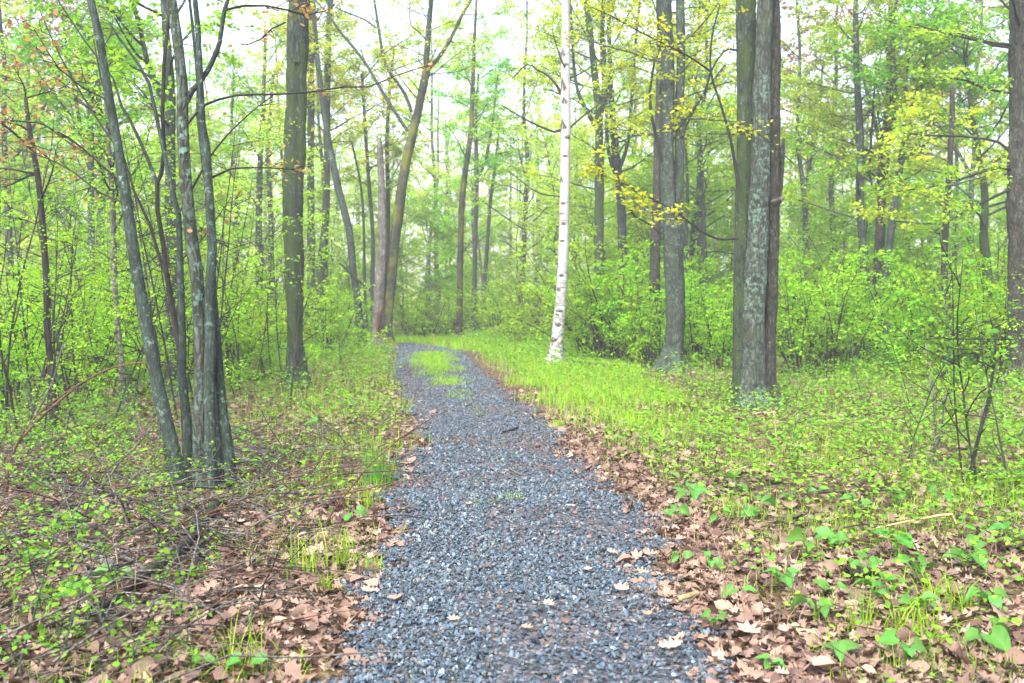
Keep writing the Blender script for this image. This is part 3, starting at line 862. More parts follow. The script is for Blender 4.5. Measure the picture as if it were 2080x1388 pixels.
# --- big trunk cut by the frame
R16, S16 = tree("dark rough trunk at the picture's edge holding out pale yellow-green layered sprays", [
    [(2079, 735, 58), (2075, 650, 50), (2074, 504, 48), (2071, 403, 46), (2074, 250, 44), (2075, 100, 42), (2074, 0, 40)]],
    17.0, 'bark_rust', 'olive', crown=[dict(z0=5.2, z1=8, nb=9, bl=3.2, ntw=8, tl=.9, nleaf=12, size=.08, el=(0, .5))],
    branches=[BR((2062, 350, 9), (2040, 340, 8), (2004, 346, 7), (1953, 363, 5), (1890, 380, 4), (1830, 388, 3), (1780, 392, 2), lean=-.9, ntw=14, tl=.8, nleaf=18, size=.075, frm=.12, sub=2),
              BR((2060, 320, 8), (2030, 290, 6), (1960, 278, 5), (1880, 275, 4), (1830, 270, 3), lean=.5, ntw=8, tl=.7, nleaf=10, size=.075, frm=.3, sub=1),
              BR((2062, 380, 7), (2020, 400, 6), (1960, 430, 4), (1900, 470, 3), lean=-.5, ntw=9, tl=.8, nleaf=14, size=.075, frm=.2, sub=2),
              BR((2060, 92, 6), (2000, 85, 5), (1930, 70, 4), (1860, 50, 3), lean=.3, ntw=9, tl=.9, nleaf=16, size=.08, frm=.1, sub=2),
              BR((2060, 190, 6), (2000, 180, 5), (1950, 160, 4), (1900, 165, 3), lean=-.3, ntw=9, tl=.9, nleaf=14, size=.08, frm=.1, sub=2)], up=1.5)

# --- middle-distance trees, each after the photograph
CR = lambda **k: dict(dict(z0=4.5, z1=11, nb=14, bl=2.6, ntw=8, tl=1.0, nleaf=20, size=.10), **{a: b for a, b in k.items() if a != 'nleaf'})
tree("hazy grey tree rising straight behind the clump of slim stems", [[(349, 740, 26), (348, 600, 24), (347, 454, 22), (345, 300, 21), (346, 190, 19), (340, 100, 15), (332, 0, 12)],
     [(344, 215, 12), (323, 187, 12), (300, 130, 10), (285, 60, 9), (268, 0, 8)]], 15.5, 'bark_far', 'lime', [CR(z0=4.2, z1=7.5, nb=9, nleaf=7), CR(stem=1, z0=5, z1=7.5, nb=5, nleaf=7)])
tree("thin dark tree beyond the sapling thicket, copper leaves at its top", [[(114, 885, 17), (104, 760, 15), (98, 700, 14), (93, 555, 13), (86, 454, 13), (76, 353, 12), (60, 267, 10), (52, 200, 7)]], 11.4, 'twig', 'copper',
     [dict(z0=2.6, z1=3.9, nb=7, bl=1.3, ntw=6, tl=.5, nleaf=6, size=.06)])
tree("thin pale-barked sapling trunk between the clump and the dark thin tree", [[(253, 830, 15), (243, 700, 13), (237, 640, 12), (232, 555, 12), (229, 429, 11), (222, 320, 9), (214, 200, 7), (206, 60, 5)]], 14.0, 'dead', 'lime',
     [dict(z0=2.0, z1=5.4, nb=14, bl=1.4, ntw=6, tl=.6, nleaf=9, size=.06)])
tree("pair of upright grey stems close behind the stout mossy trunk", [[(640, 700, 20), (633, 600, 16), (632, 504, 15), (631, 353, 14), (632, 200, 13), (631, 0, 11)],
     [(646, 700, 20), (650, 560, 17), (661, 454, 14), (664, 353, 13), (664, 252, 13), (666, 101, 12), (672, 0, 10)]], 33.0, 'bark_moss', 'yellow', [CR(z0=6, z1=12, nb=12), CR(stem=1, z0=6, z1=12, nb=12)], offs=[0, -.5], up=2.5)
tree("slender grey-green tree leaning away behind the stout mossy trunk", [[(736, 700, 17), (729, 630, 15), (717, 545, 14), (709, 469, 14), (687, 383, 14), (668, 290, 13), (655, 200, 11), (643, 101, 10), (636, 0, 8)]], 31.0, 'bark_smooth', 'yellow',
     [CR(z0=5.5, z1=11, nb=14)], up=2.5)
tree("golden mossy slender tree standing where the path turns", [[(934, 674, 15), (934, 600, 13), (935, 504, 12), (939, 403, 12), (949, 323, 11), (957, 262, 10), (959, 202, 9), (963, 100, 7), (968, 0, 5)]], 36.0, 'bark_gold', 'lime',
     [CR(z0=6, z1=12, nb=14, nleaf=7)], up=2)
tree("slim grey tree just beyond the golden mossy one at the turn", [[(962, 664, 11), (963, 605, 10), (965, 504, 9), (968, 400, 9), (969, 340, 8), (966, 260, 6), (972, 150, 5)],
     [(969, 360, 6), (985, 330, 6), (1000, 250, 5), (1012, 150, 4)]], 40.0, 'bark_far', 'green', [CR(z0=5.5, z1=11, nb=14, nleaf=7), CR(stem=1, z0=6, z1=11, nb=6, nleaf=6)])
tree("thin bluish leaning tree behind the slim grey tree at the turn", [[(980, 668, 9), (984, 580, 8), (989, 504, 8), (997, 403, 7), (1005, 345, 6), (1015, 250, 4)]], 42.0, 'bark_far', 'green', [CR(z0=5.5, z1=9, nb=9, nleaf=8)])
tree("pale dead leaning stick of a tree at the path's turn", [[(990, 668, 6), (982, 590, 5), (975, 520, 5), (971, 480, 3)]], 39.0, 'dead', None or 'lime', None)
tree("dark lichened tree with rising limbs just past the white birch", [[(1216, 700, 20), (1217, 600, 19), (1217, 479, 18), (1217, 350, 17), (1216, 237, 16), (1205, 120, 13), (1190, 0, 10)],
     [(1217, 240, 11), (1228, 190, 10), (1223, 100, 9), (1226, 0, 8)], [(1215, 270, 9), (1195, 230, 8), (1175, 190, 7), (1165, 120, 6), (1158, 0, 5)]], 27.0, 'bark_moss', 'yellow',
     [CR(z0=4.4, z1=10, nb=14), CR(stem=1, z0=7, z1=10, nb=6), CR(stem=2, z0=6.5, z1=10, nb=6)])
tree("grey-green forking tree standing behind the rounded green bush", [[(1268, 700, 20), (1266, 600, 19), (1264, 479, 18), (1259, 383, 16), (1250, 303, 15), (1242, 200, 12), (1238, 100, 9), (1236, 0, 8)],
     [(1256, 350, 8), (1275, 290, 8), (1283, 200, 7), (1290, 100, 6), (1300, 0, 5)], [(1258, 380, 8), (1235, 300, 8), (1232, 200, 6), (1228, 80, 5)]], 29.0, 'bark_smooth', 'yellow',
     [CR(z0=5, z1=11, nb=12), CR(stem=1, z0=6, z1=11, nb=6), CR(stem=2, z0=6, z1=10, nb=5)])
tree("dark brown trunk half hidden beside the thick forked trunk", [[(1334, 740, 24), (1331, 640, 22), (1330, 530, 21), (1334, 400, 18), (1337, 280, 16), (1340, 120, 12), (1338, 0, 10)]], 25.0, 'bark_rust', 'yellow', [CR(z0=5, z1=10, nb=12)])
tree("straight grey tree at the near side of the distant trio", [[(1764, 690, 19), (1759, 595, 17), (1754, 504, 17), (1747, 403, 16), (1747, 282, 15), (1740, 150, 12), (1738, 0, 9)]], 25.0, 'bark', 'olive', [CR(z0=3.6, z1=9.5, nb=18)])
tree("dark tree forking upward in the middle of the distant trio", [[(1778, 690, 18), (1780, 590, 17), (1787, 454, 15), (1795, 373, 15), (1802, 302, 15), (1815, 192, 13), (1812, 80, 9), (1820, 0, 7)],
     [(1788, 385, 7), (1772, 380, 6), (1766, 350, 6), (1772, 250, 5), (1780, 120, 4)]], 25.5, 'bark_rust', 'olive', [CR(z0=4.0, z1=9.5, nb=16), CR(stem=1, z0=5, z1=8, nb=5)])
tree("tree slanting outward on the far side of the distant trio", [[(1794, 690, 18), (1798, 585, 16), (1815, 429, 15), (1828, 343, 14), (1848, 242, 13), (1870, 166, 11), (1885, 80, 8), (1905, 0, 6)],
     [(1845, 255, 7), (1840, 180, 6), (1850, 80, 5)], [(1830, 340, 7), (1870, 280, 6), (1915, 230, 5)]], 25.0, 'bark_far', 'green', [CR(z0=4.0, z1=9.5, nb=16), CR(stem=1, z0=6, z1=9, nb=5), CR(stem=2, z0=5, z1=7, nb=5)])
tree("slim brown tree with broken top before the dark green foliage", [[(1931, 745, 17), (1926, 650, 15), (1918, 555, 14), (1921, 454, 14), (1927, 380, 13), (1931, 302, 12), (1935, 220, 11), (1933, 171, 7)]], 21.0, 'bark_rust', 'yellow', [CR(z0=3.0, z1=5.6, nb=10, bl=1.8, nleaf=11)])
tree("small dark-barked tree among deep green leaves by the edge trunk", [[(2008, 700, 20), (2006, 560, 18), (1998, 480, 17), (2000, 400, 14), (1985, 300, 11), (1970, 200, 8), (1960, 100, 6)]], 23.0, 'bark_moss', 'green', [CR(z0=3, z1=9, nb=26, bl=3, nleaf=14, size=.09)])
tree("two thin dead-grey poles beside the rounded green bush", [[(1394, 700, 10), (1395, 600, 10), (1393, 500, 8), (1396, 380, 6), (1390, 250, 5)], [(1436, 700, 9), (1434, 600, 8), (1432, 500, 7), (1428, 400, 6), (1424, 280, 5)]], 30.0, 'bark_far', 'lime', [CR(z0=4, z1=8, nb=8), CR(stem=1, z0=4, z1=8, nb=8)])
tree("thin twin grey stems showing between the split tree and its leaning neighbour", [[(762, 690, 9), (757, 600, 9), (757, 480, 8), (750, 380, 8), (742, 260, 7), (735, 150, 5)], [(745, 690, 7), (740, 560, 6), (739, 470, 5), (733, 380, 5), (715, 290, 4)]], 34.0, 'bark_smooth', 'yellow', [CR(z0=5, z1=10, nb=12, nleaf=7)])
tree("slim grey tree standing upright behind the dead snag", [[(790, 690, 11), (787, 520, 10), (788, 400, 10), (786, 300, 9), (790, 200, 7), (800, 100, 5)]], 36.0, 'bark_moss', 'lime', [CR(z0=5, z1=11, nb=14, nleaf=8)])
tree("hazy twin-trunk tree between the clump and the stout mossy trunk", [[(528, 705, 16), (527, 600, 15), (526, 480, 14), (528, 350, 11), (535, 200, 8), (540, 60, 6)], [(548, 700, 14), (550, 560, 13), (550, 450, 12), (545, 300, 8), (555, 150, 6)]], 34.0, 'bark_far', 'olive', [CR(z0=4, z1=11, nb=16), CR(stem=1, z0=4, z1=9, nb=9)])
tree("short dark hazy tree low behind the clump's outer stem", [[(482, 690, 15), (481, 600, 14), (478, 500, 12), (482, 400, 10), (470, 280, 7), (475, 150, 5)]], 36.0, 'bark_rust', 'lime', [CR(z0=3.5, z1=10, nb=16)])
tree("hazy grey tree with a low fork seen through copper leaves", [[(188, 720, 15), (187, 600, 14), (185, 450, 13), (184, 300, 12), (182, 200, 9), (170, 60, 7)], [(184, 330, 8), (160, 240, 7), (140, 120, 5), (120, 0, 4)]], 22.0, 'bark_far', 'green', [CR(z0=3.2, z1=8, nb=16), CR(stem=1, z0=4, z1=8, nb=7)])
tree("faint green-barked tree between the triple trunks and the distant trio", [[(1640, 700, 12), (1638, 560, 11), (1633, 400, 10), (1620, 280, 8), (1625, 120, 6), (1618, 0, 5)], [(1632, 400, 6), (1660, 260, 5), (1672, 120, 4)]], 31.0, 'bark_far', 'olive', [CR(z0=4.2, z1=11, nb=18), CR(stem=1, z0=5, z1=9, nb=6)])

# ------------------------------------------------------------------ distant trees, from eight kinds
def proto_tree(leaf, bark, H, z0, nb, fork, lean, size=.13, rr=.12, bl=3.0, nm="tree"):
    root = empty(nm, (0, 0, 0), "slim forest tree in the distance", "tree")
    k = 9
    z = np.linspace(-.15, H, k)
    p = np.stack([lean * np.clip(z / H, 0, 1) ** 1.5 + rng.normal(0, .06, k), rng.normal(0, .06, k), z], -1)
    r = np.interp(z, [-.15, 1, H], [rr * 1.3, rr, rr * .2])
    S = resample(p, r, .35)
    part(root, "trunk", S[0], S[1], M[bark], 8, .08, (0, .5))
    cr = Crown()
    dress(cr, S, z0, H, int(nb * 1.15), bl, 8, 1.1, 15, size, (.05, .8), 1)
    if fork:
        i = int(len(S[0]) * .4)
        fp, fr = grow_branch(S[0][i], rng.uniform(0, 6.28), 1.15, H * .5, S[1][i] * .7, 8, .3, .06)
        part(root, "limb", fp, fr, M[bark], 7, .05)
        dress(cr, (fp, fr), fp[0, 2] + 1, fp[-1, 2], nb // 3, 2.0, 6, 1.0, 16, size)
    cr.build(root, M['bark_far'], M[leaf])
    return root


protos = [proto_tree('lime', 'bark_far', 13, 3.5, 24, True, .6), proto_tree('pale', 'bark', 14, 5, 22, False, -.5), proto_tree('green', 'bark_far', 12, 2.6, 28, True, .2),
          proto_tree('olive', 'bark_smooth', 14, 4.5, 24, True, .9), proto_tree('pale', 'bark_far', 13, 3, 26, False, .3), proto_tree('green', 'bark_moss', 14, 4, 26, False, -.8),
          proto_tree('copper', 'bark_far', 13, 7, 16, True, .4), proto_tree('lime', 'bark_smooth', 11, 2.2, 28, False, -.2)]
ZL = [(0, 300, "slim far-off tree rising beyond the thicket of saplings"), (300, 600, "slim far-off tree in the haze behind the clump and the stout mossy trunk"),
      (600, 880, "slim far-off tree in the haze behind the leaning split tree"), (880, 1110, "slim far-off tree in the bright gap beyond the path's turn"),
      (1110, 1340, "slim far-off tree in the haze behind the white birch"), (1340, 1600, "slim far-off tree in the haze behind the three joined trunks"),
      (1600, 2090, "slim far-off tree in the green depth around the distant trio")]
used = set()


def far_tree(px, d, kind, sc):
    x = (px - CX) / F * d
    lab = next((t for a, c, t in ZL if a <= px < c), ZL[0][2] if px < 0 else ZL[-1][2])
    loc = (x, d, float(hgt(x, d)))
    if kind not in used:
        used.add(kind); o = protos[kind]
        o.location = loc; o.rotation_euler.z = rng.uniform(0, 6.28); o.scale = (sc,) * 3; o["label"] = lab; o["group"] = lab.replace("tree", "trees")
        return o
    return copy_tree(protos[kind], loc, rng.uniform(0, 6.28), sc, lab, lab.replace("tree", "trees"))


for row, (d0, d1, n, x0, x1) in enumerate(((26, 33, 8, -120, 2200), (36, 44, 14, -120, 2200), (46, 58, 24, -150, 2230))):
    for k in range(n):
        px = x0 + (x1 - x0) * (k + rng.uniform(.1, .9)) / n
        d = rng.uniform(d0, d1)
        if (row == 0 and 560 < px < 1180) or (row == 1 and 700 < px < 1000) or (row == 2 and k % 3 == 0 and 400 < px < 1350): continue
        if on_path(np.array([(px - CX) / F * d]), np.array([d]), 1.0)[0]: continue
        if px < 550: kind = rng.choice([0, 2, 7, 6, 4, 0])
        elif px < 1110: kind = rng.choice([1, 0, 4, 1])
        elif px < 1500: kind = rng.choice([0, 2, 4, 1, 5, 7])
        else: kind = rng.choice([2, 5, 3, 2, 6, 7])
        far_tree(px, d, int(kind), rng.uniform(.8, 1.15))

young = [proto_tree(lf, 'bark_far', H, .9, nb, False, ln, .105, .04, bl, "young_tree") for lf, H, nb, ln, bl in (('lime', 6.5, 24, .4, 2.0), ('pale', 7.5, 24, -.6, 2.2), ('bush', 5.5, 22, .3, 2.1), ('pale', 6.0, 22, .8, 2.0))]
ypool = None


def young_trees():
    for a, c, n, d0, d1, lab in ((-60, 320, 8, 21, 45, "young leafy tree of the green middle storey beyond the sapling thicket"), (320, 610, 8, 27, 46, "young leafy tree of the middle storey seen past the clump of stems"),
                                 (610, 900, 8, 38, 54, "young pale leafy tree far behind the leaning split tree"), (900, 1110, 6, 42, 56, "young pale leafy tree at the back of the bright gap"),
                                 (1130, 1345, 9, 30, 48, "young leafy tree rising behind the bushes by the white birch"), (1385, 1490, 5, 31, 50, "young leafy tree in the gap between forked and triple trunks"),
                                 (1590, 1760, 7, 29, 50, "young leafy tree behind the shrubs past the triple trunks"), (1760, 2130, 11, 28, 48, "young leafy tree in the deep green behind the slim brown tree")):
        for k in range(n):
            px = a + (c - a) * (k + rng.uniform(.1, .9)) / n; d = rng.uniform(d0, d1); x = (px - CX) / F * d
            if on_path(np.array([x]), np.array([d]), .8)[0]: continue
            kind = int(rng.choice([0, 1, 3, 2] if px < 1400 else [0, 2, 2, 3]))
            ypool.put(kind, (x, d, float(hgt(x, d))), rng.uniform(0, 6.28), rng.uniform(.75, 1.2), lab, lab.replace("tree", "trees", 1))


far_tree(1690, 33, 6, 1.05); far_tree(1965, 35, 6, 1.1); far_tree(25, 29, 6, 1.0); far_tree(60, 36, 6, 1.1)


def drop(o):
    for c in list(o.children): bpy.data.objects.remove(c)
    bpy.data.objects.remove(o)


for kind, o in enumerate(protos):
    if kind not in used: drop(o)
# far wood: one mass beyond the trees one can tell apart
b = MB()
for k in range(150):
    d = rng.uniform(60, 95); x = rng.uniform(-.62, .62) * d
    H = rng.uniform(11, 17)
    z = np.linspace(-.1, H, 6)
    p = np.stack([x + rng.normal(0, .5) * (z / H) + rng.normal(0, .1, 6), np.full(6, d), z], -1)
    tube(b, p, np.linspace(rng.uniform(.12, .22), .04, 6), 5, 0)
n = 90000
d = rng.uniform(60, 100, n); x = rng.uniform(-.64, .64, n) * d
cl = vnoise(x * 1.0, d, .9, 3)
z = rng.uniform(0, 1, n) ** 1.15 * 17
keep = rng.uniform(0, 1, n) < np.clip(.35 + .65 * vnoise(x, z * 1.6, 1.1, 5) + .5 * np.exp(-z / 3), 0, 1) * (.45 + .55 * np.exp(-((z - 2) / 9) ** 2))
p = np.stack([x, d, z], -1)[keep]
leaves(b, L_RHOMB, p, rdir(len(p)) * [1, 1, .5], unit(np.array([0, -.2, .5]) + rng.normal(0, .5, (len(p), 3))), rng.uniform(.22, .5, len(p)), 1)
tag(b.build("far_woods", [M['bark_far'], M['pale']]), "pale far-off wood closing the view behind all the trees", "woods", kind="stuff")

# ------------------------------------------------------------------ shrubs and saplings
def proto_shrub(leaf, n, H, spread, size, nl, tpl=L_RHOMB, ntw=7):
    root = empty("shrub", (0, 0, 0), "leafy green shrub", "shrub")
    st = MB(); cr = Crown()
    for k in range(n):
        az = rng.uniform(0, 6.28)
        el = math.pi / 2 - abs(rng.normal(0, spread))
        s = np.array([math.cos(az), math.sin(az), 0]) * rng.uniform(.02, .3)
        L = H * rng.uniform(.55, 1.1)
        pts, rd = grow_branch(s - [0, 0, .05], az, el, L, .006 + .004 * L, 8, -.2, .1)
        cr.limb(pts, rd, ntw, .55 * H / 2.4, nl, size, 4, .25, 0, .05, 1, own=st, el=(-.1, .8))
    st.build("stem_clump", M['twig'], root)
    cr.build(root, M['twig'], M[leaf], tpl, "foliage")
    return root


def proto_sapling(leaf, H, nb, nl, size, lean, bark='twig', tpl=L_RHOMB, r=.012):
    root = empty("sapling_tree", (0, 0, 0), "thin young tree", "sapling")
    pts, rd = grow_branch((0, 0, -.08), 0.0, 1.5 - lean, H, r, 10, .12, .05, .003)
    part(root, "stem", pts, rd, M[bark], 6, .0)
    cr = Crown()
    for k in range(nb):
        i = int(2 + (len(pts) - 3) * (k + rng.uniform(0, 1)) / nb)
        bp, br = grow_branch(pts[i], rng.uniform(0, 6.28), rng.uniform(.1, .9), H * rng.uniform(.14, .3), rd[i] * .6, 6, .1, .15, .0015)
        cr.limb(bp, br, 3, H * .1, nl, size, 4, .3, 0, .04, 0)
    cr.build(root, M['twig'], M[leaf], tpl, "foliage")
    return root


class Pool:
    """hands out the prototype itself first, then copies of it"""
    def __init__(s, protos): s.p, s.used = protos, set()

    def put(s, k, loc, rz, sc, label, group=None):
        o = s.p[k]
        if k in s.used:
            return copy_tree(o, loc, rz, sc, label, group)
        s.used.add(k)
        o.location = loc; o.rotation_euler = (0, 0, rz); o.scale = (sc,) * 3; o["label"] = label
        if group: o["group"] = group
        return o


ypool = Pool(young)
young_trees()
shr = Pool([proto_shrub('bush', 18, 2.5, .42, .075, 17), proto_shrub('lime', 18, 2.3, .45, .07, 17), proto_shrub('bush', 16, 1.7, .55, .065, 16), proto_shrub('lime', 14, 1.4, .6, .07, 18),
            proto_shrub('lime', 14, 2.8, .35, .075, 13, L_RHOMB, 6), proto_shrub('bush', 20, 2.6, .5, .075, 17)])
SH = [  # px, depth, kind, scale, label
    (1235, 24.5, 0, 1.1, "rounded bright green bush behind the birch, its tallest"), (1300, 23.5, 5, .92, "full green bush between the birch and the thick forked trunk"),
    (1190, 25.5, 1, .85, "low lime bush tucked close behind the birch foot"), (1265, 27, 5, 1.15, "tall green bush behind the rounded one by the birch"),
    (1330, 22.2, 2, .8, "small green bush against the thick forked trunk's foot"), (1425, 24, 1, .95, "lime bush filling the gap between forked and triple trunks"),
    (1470, 21, 2, .85, "low bush beside the triple trunks on the birch side"), (1400, 27, 0, 1.0, "green bush behind the thick forked trunk"),
    (1625, 21, 0, .9, "bright bush just past the triple trunks"), (1690, 20.5, 1, .95, "bushy lime shrub under the straight tree of the distant trio"),
    (1740, 23, 5, .95, "dense green shrub at the foot of the distant trio"), (1660, 25, 4, 1.0, "tall airy shrub behind the one past the triple trunks"),
    (1830, 21.5, 1, .9, "lime shrub between the distant trio and the slim brown tree"), (1880, 19, 2, .95, "low green shrub before the slim brown tree"),
    (1975, 20, 0, .95, "green shrub between the slim brown tree and the edge trunk"), (2040, 18.5, 5, .8, "dark leafy shrub at the edge trunk's foot"),
    (1600, 28, 1, 1.1, "far lime shrub seen behind the triple trunks"), (1780, 28, 0, 1.2, "far green shrub behind the distant trio"), (1930, 27, 5, 1.1, "far green shrub behind the slim brown tree"),
    (2075, 24, 4, 1.1, "airy shrub beyond the edge trunk"),
    (1085, 33, 4, .9, "thin airy shrub beyond the birch on the path side"), (1040, 31, 3, 1.0, "low spreading shrub beside the path's turn"), (1010, 36, 1, .9, "lime shrub beyond the low spreading one at the turn"),
    (900, 38, 2, 1.0, "small green shrub at the far end of the path"), (870, 36, 3, 1.1, "low lime shrub behind the path's last bend"), (840, 37, 1, .8, "pale bush just past the leaning split tree"),
    (1120, 38, 0, .9, "green bush far behind the birch"), (960, 42, 5, .9, "far green bush under the slender trees at the turn"), (1060, 43, 0, 1.0, "far bush in the bright gap beyond the turn"),
    (700, 30, 3, 1.0, "low lime shrub at the foot of the slender leaning tree"), (670, 26, 1, .8, "lime shrub beside the pair of upright stems"), (720, 38, 1, 1.1, "pale lime bush far behind the slender leaning tree"),
    (560, 26, 1, .95, "lime shrub behind the stout mossy trunk, clump side"), (640, 36, 0, 1.0, "far shrub behind the pair of upright stems"), (510, 22, 3, 1.2, "spreading lime shrub between clump and stout trunk"),
    (450, 20, 4, .85, "airy lime shrub showing between the clump's outer stems"), (480, 28, 1, 1.1, "far lime bush behind the clump's outer stem"), (400, 26, 0, 1.05, "green bush far behind the clump's main stem"),
    (330, 20, 1, .9, "lime shrub behind the clump's leaning stem"), (290, 16, 3, 1.1, "low lime shrub before the pale-barked sapling trunk"), (210, 18, 4, .9, "airy shrub by the pale-barked sapling trunk"),
    (150, 15, 1, .75, "lime shrub between the pale sapling and the thin dark tree"), (60, 14.5, 4, .8, "airy shrub beside the thin dark tree"), (20, 17, 0, .9, "green shrub beyond the thin dark tree"),
    (110, 22, 5, 1.0, "dense far shrub behind the thin dark tree"), (250, 26, 0, 1.1, "far green shrub behind the pale sapling trunk"), (0, 12.5, 2, .8, "low green shrub at the picture's edge by the canes"),
]
for px, d, k, sc, lab in SH:
    x = (px - CX) / F * d
    shr.put(k, (x, d, float(hgt(x, d))), rng.uniform(0, 6.28), sc * (1.2 if px > 600 else 1.02), lab, "shrubs under the trees")
    WATCH.append((x, d, .2))
# far rows of undergrowth that read as one mass
b = MB(); n = 60000
y = rng.uniform(30, 60, n); x = rng.uniform(-.6, .6, n) * y
ht = 1.0 + 1.7 * vnoise(x, y, .8, 9)
z = rng.uniform(0.05, 1, n) ** .8 * ht
k = (rng.uniform(0, 1, n) < np.clip(vnoise(x, y, 1.3, 2) * 1.5 - .1, 0, 1)) & ~on_path(x, y, 1.2) & ~((y < 36) & (x > -9) & (x < 1.5) & (z > .5))
p = np.stack([x, y, z], -1)[k]
leaves(b, L_RHOMB, p, rdir(len(p)) * [1, 1, .4], unit(np.array([0, 0, .7]) + rng.normal(0, .45, (len(p), 3))), rng.uniform(.09, .17, len(p)), 0)
tag(b.build("undergrowth", [M['lime']]), "low lime undergrowth running back among the far trees", "undergrowth", kind="stuff")

sap = Pool([proto_sapling('lime', 3.6, 12, 8, .05, .12), proto_sapling('lime', 2.8, 11, 8, .05, .3), proto_sapling('bush', 3.0, 11, 8, .055, .2), proto_sapling('lime', 4.2, 13, 8, .05, .2, 'bark_smooth', L_RHOMB, .012),
            proto_sapling('seed', 1.5, 8, 6, .045, .25, 'bark_far', L_OVATE, .0045), proto_sapling('seed', 1.1, 7, 5, .055, .3, 'bark_far', L_OVATE, .005), proto_sapling('seed', 1.7, 10, 6, .04, .2, 'bark_far', L_OVATE, .0055)])
n = 0
SAPZ = ((0, 120, "thin leafy whip in the sapling thicket around the thin dark tree"), (120, 300, "thin leafy whip in the thicket by the pale-barked sapling trunk"), (300, 600, "thin leafy whip in the thicket behind the clump of stems"))
for k in range(80):
    px = rng.uniform(-60, 590); d = rng.uniform(9.5, 21)
    if px > 420 and d < 14: continue
    x = (px - CX) / F * d
    if on_path(np.array([x]), np.array([d]), .8)[0]: continue
    lab = next((t for a, c, t in SAPZ if a <= px < c), SAPZ[0][2])
    sap.put(int(rng.choice([0, 0, 1, 2, 3])), (x, d, float(hgt(x, d))), rng.uniform(0, 6.28), rng.uniform(.65, 1.1), lab, lab.replace("whip", "whips"))
for px, py, k, sc, rz, lab in (
    (300, 1085, 5, .7, 1, "small fresh sapling with drooping leaves before the twig pile"), (250, 1045, 4, .55, 2, "leafy shoot sprouting before the clump's leaning stem"), (180, 1035, 5, .7, 4, "bushy green seedling beside the long straw stalk"),
    (420, 1060, 4, .5, 5, "green shoot at the very foot of the clump"), (100, 1000, 4, .8, 0, "leafy seedling beneath the arching red cane"), (350, 1120, 5, .6, 3, "spreading pale-leaved seedling over the dark rotting log"),
    (60, 960, 6, .7, 2, "spindly seedling among grey twigs by the arching cane"), (200, 940, 4, .7, 1, "upright seedling in the ground cover behind the straw stalk"), (300, 950, 5, .8, 0, "seedling touching the clump's leaning stem"),
    (520, 1040, 4, .4, 2, "tiny seedling in litter beside the pale forked stick"), (30, 1230, 5, .8, 4, "dark green seedling below the long grey branch"), (110, 1370, 5, .75, 1, "green seedling at the lower corner in deep shade"),
    (250, 1385, 5, .7, 0, "broad green seedling at the bottom edge amid brown leaves"), (20, 1390, 4, .8, 0, "rank green seedling filling the lower corner"),
    (20, 1140, 5, .6, 1, "leafy seedling in brush at the picture's edge above the long grey branch"), (140, 1080, 4, .6, 2, "seedling crossing the straw stalk near its middle"), (90, 1060, 5, .6, 3, "broad seedling just behind the crossing one"), (290, 1010, 5, .55, 0, "seedling nestled behind the small drooping sapling"),
    (180, 1330, 5, .6, 2, "leafy seedling between the bottom edge and the dark log's tail"), (90, 1300, 5, .65, 5, "leafy seedling in the dim brush corner, upper one"), (330, 1380, 4, .5, 1, "frond-like seedling at the bottom beside brown oak leaves"), (370, 1050, 4, .4, 4, "tiny shoot touching the pale forked stick's tail"),
    (230, 985, 5, .6, 1, "seedling amid cover before the pale-barked sapling trunk"), (40, 1050, 4, .65, 2, "lanky seedling under the steeper red cane"), (440, 985, 5, .45, 3, "shoot sprouting from the clump's far side"),
    (1900, 948, 6, 1.25, 1, "thin sapling with small leaves, first of those by the fallen stick"), (1960, 1000, 0, .55, 2.6, "tall bare-stemmed sapling bowing toward the edge trunk"), (1985, 985, 6, 1.3, 4, "small-leaved sapling beside the bare bowing one"),
    (2050, 930, 6, 1.2, 0, "small-leaved sapling in front of the edge trunk"), (1840, 940, 6, .9, 5, "short small-leaved sapling among the low plants"), (2065, 1020, 4, 1.1, 3, "lime sapling at the picture's edge by the tan cane"),
    (1860, 870, 1, .6, 2, "slender lime sapling behind the fallen stick"), (1990, 880, 1, .8, .5, "slender lime sapling before the small dark tree"), (2040, 840, 0, .6, 3, "upright lime sapling under the edge trunk"), (1760, 830, 4, .9, 2, "lime shoot behind the fallen stick's thin end"),
    (1680, 800, 4, 1.0, 4, "lime shoot by the mossy fallen log"), (1600, 960, 6, .5, 1, "ankle-high seedling before the triple trunks"), (1230, 1000, 6, .3, 1, "tiny red-stemmed seedling at the gravel edge"),
    (1450, 830, 4, .6, 1, "lime seedling at the triple trunks' grassy side"), (700, 760, 4, .8, 2, "lime seedling between the path and the stout mossy trunk"), (570, 790, 4, .7, 3, "lime seedling leaning on the stout mossy trunk"), (690, 700 + 70, 5, .8, 5, "green seedling near the black fallen branch")):
    p = G(px, py)
    if px < 600 and py > 900: sc *= .8
    sap.put(k, tuple(p), rz, sc, lab, "seedlings and saplings beside the path")

# ------------------------------------------------------------------ ground layer
def keep_off(x, y):
    k = np.ones(len(x), bool)
    for a, c, r in WATCH:
        k &= np.hypot(x - a, y - c) > r
    return k


for px_, py_ in ((510, 776), (530, 773), (548, 770), (565, 768), (585, 770), (1600, 768), (1625, 766), (1655, 764), (440, 1040), (411, 1085), (385, 1120), (350, 1160), (310, 1185), (270, 1215), (190, 1163), (230, 1178), (278, 1198), (74, 1118), (149, 1131), (218, 1143), (317, 1200), (377, 1230), (450, 1078), (1740, 845), (1790, 840), (1840, 834)):
    g_ = G(px_, py_); WATCH.append((g_[0], g_[1] - .1, .16))


def rightd(x, y): return x - edges(y)[1]      # metres off the path on the grassy side


def leftd(x, y): return edges(y)[0] - x


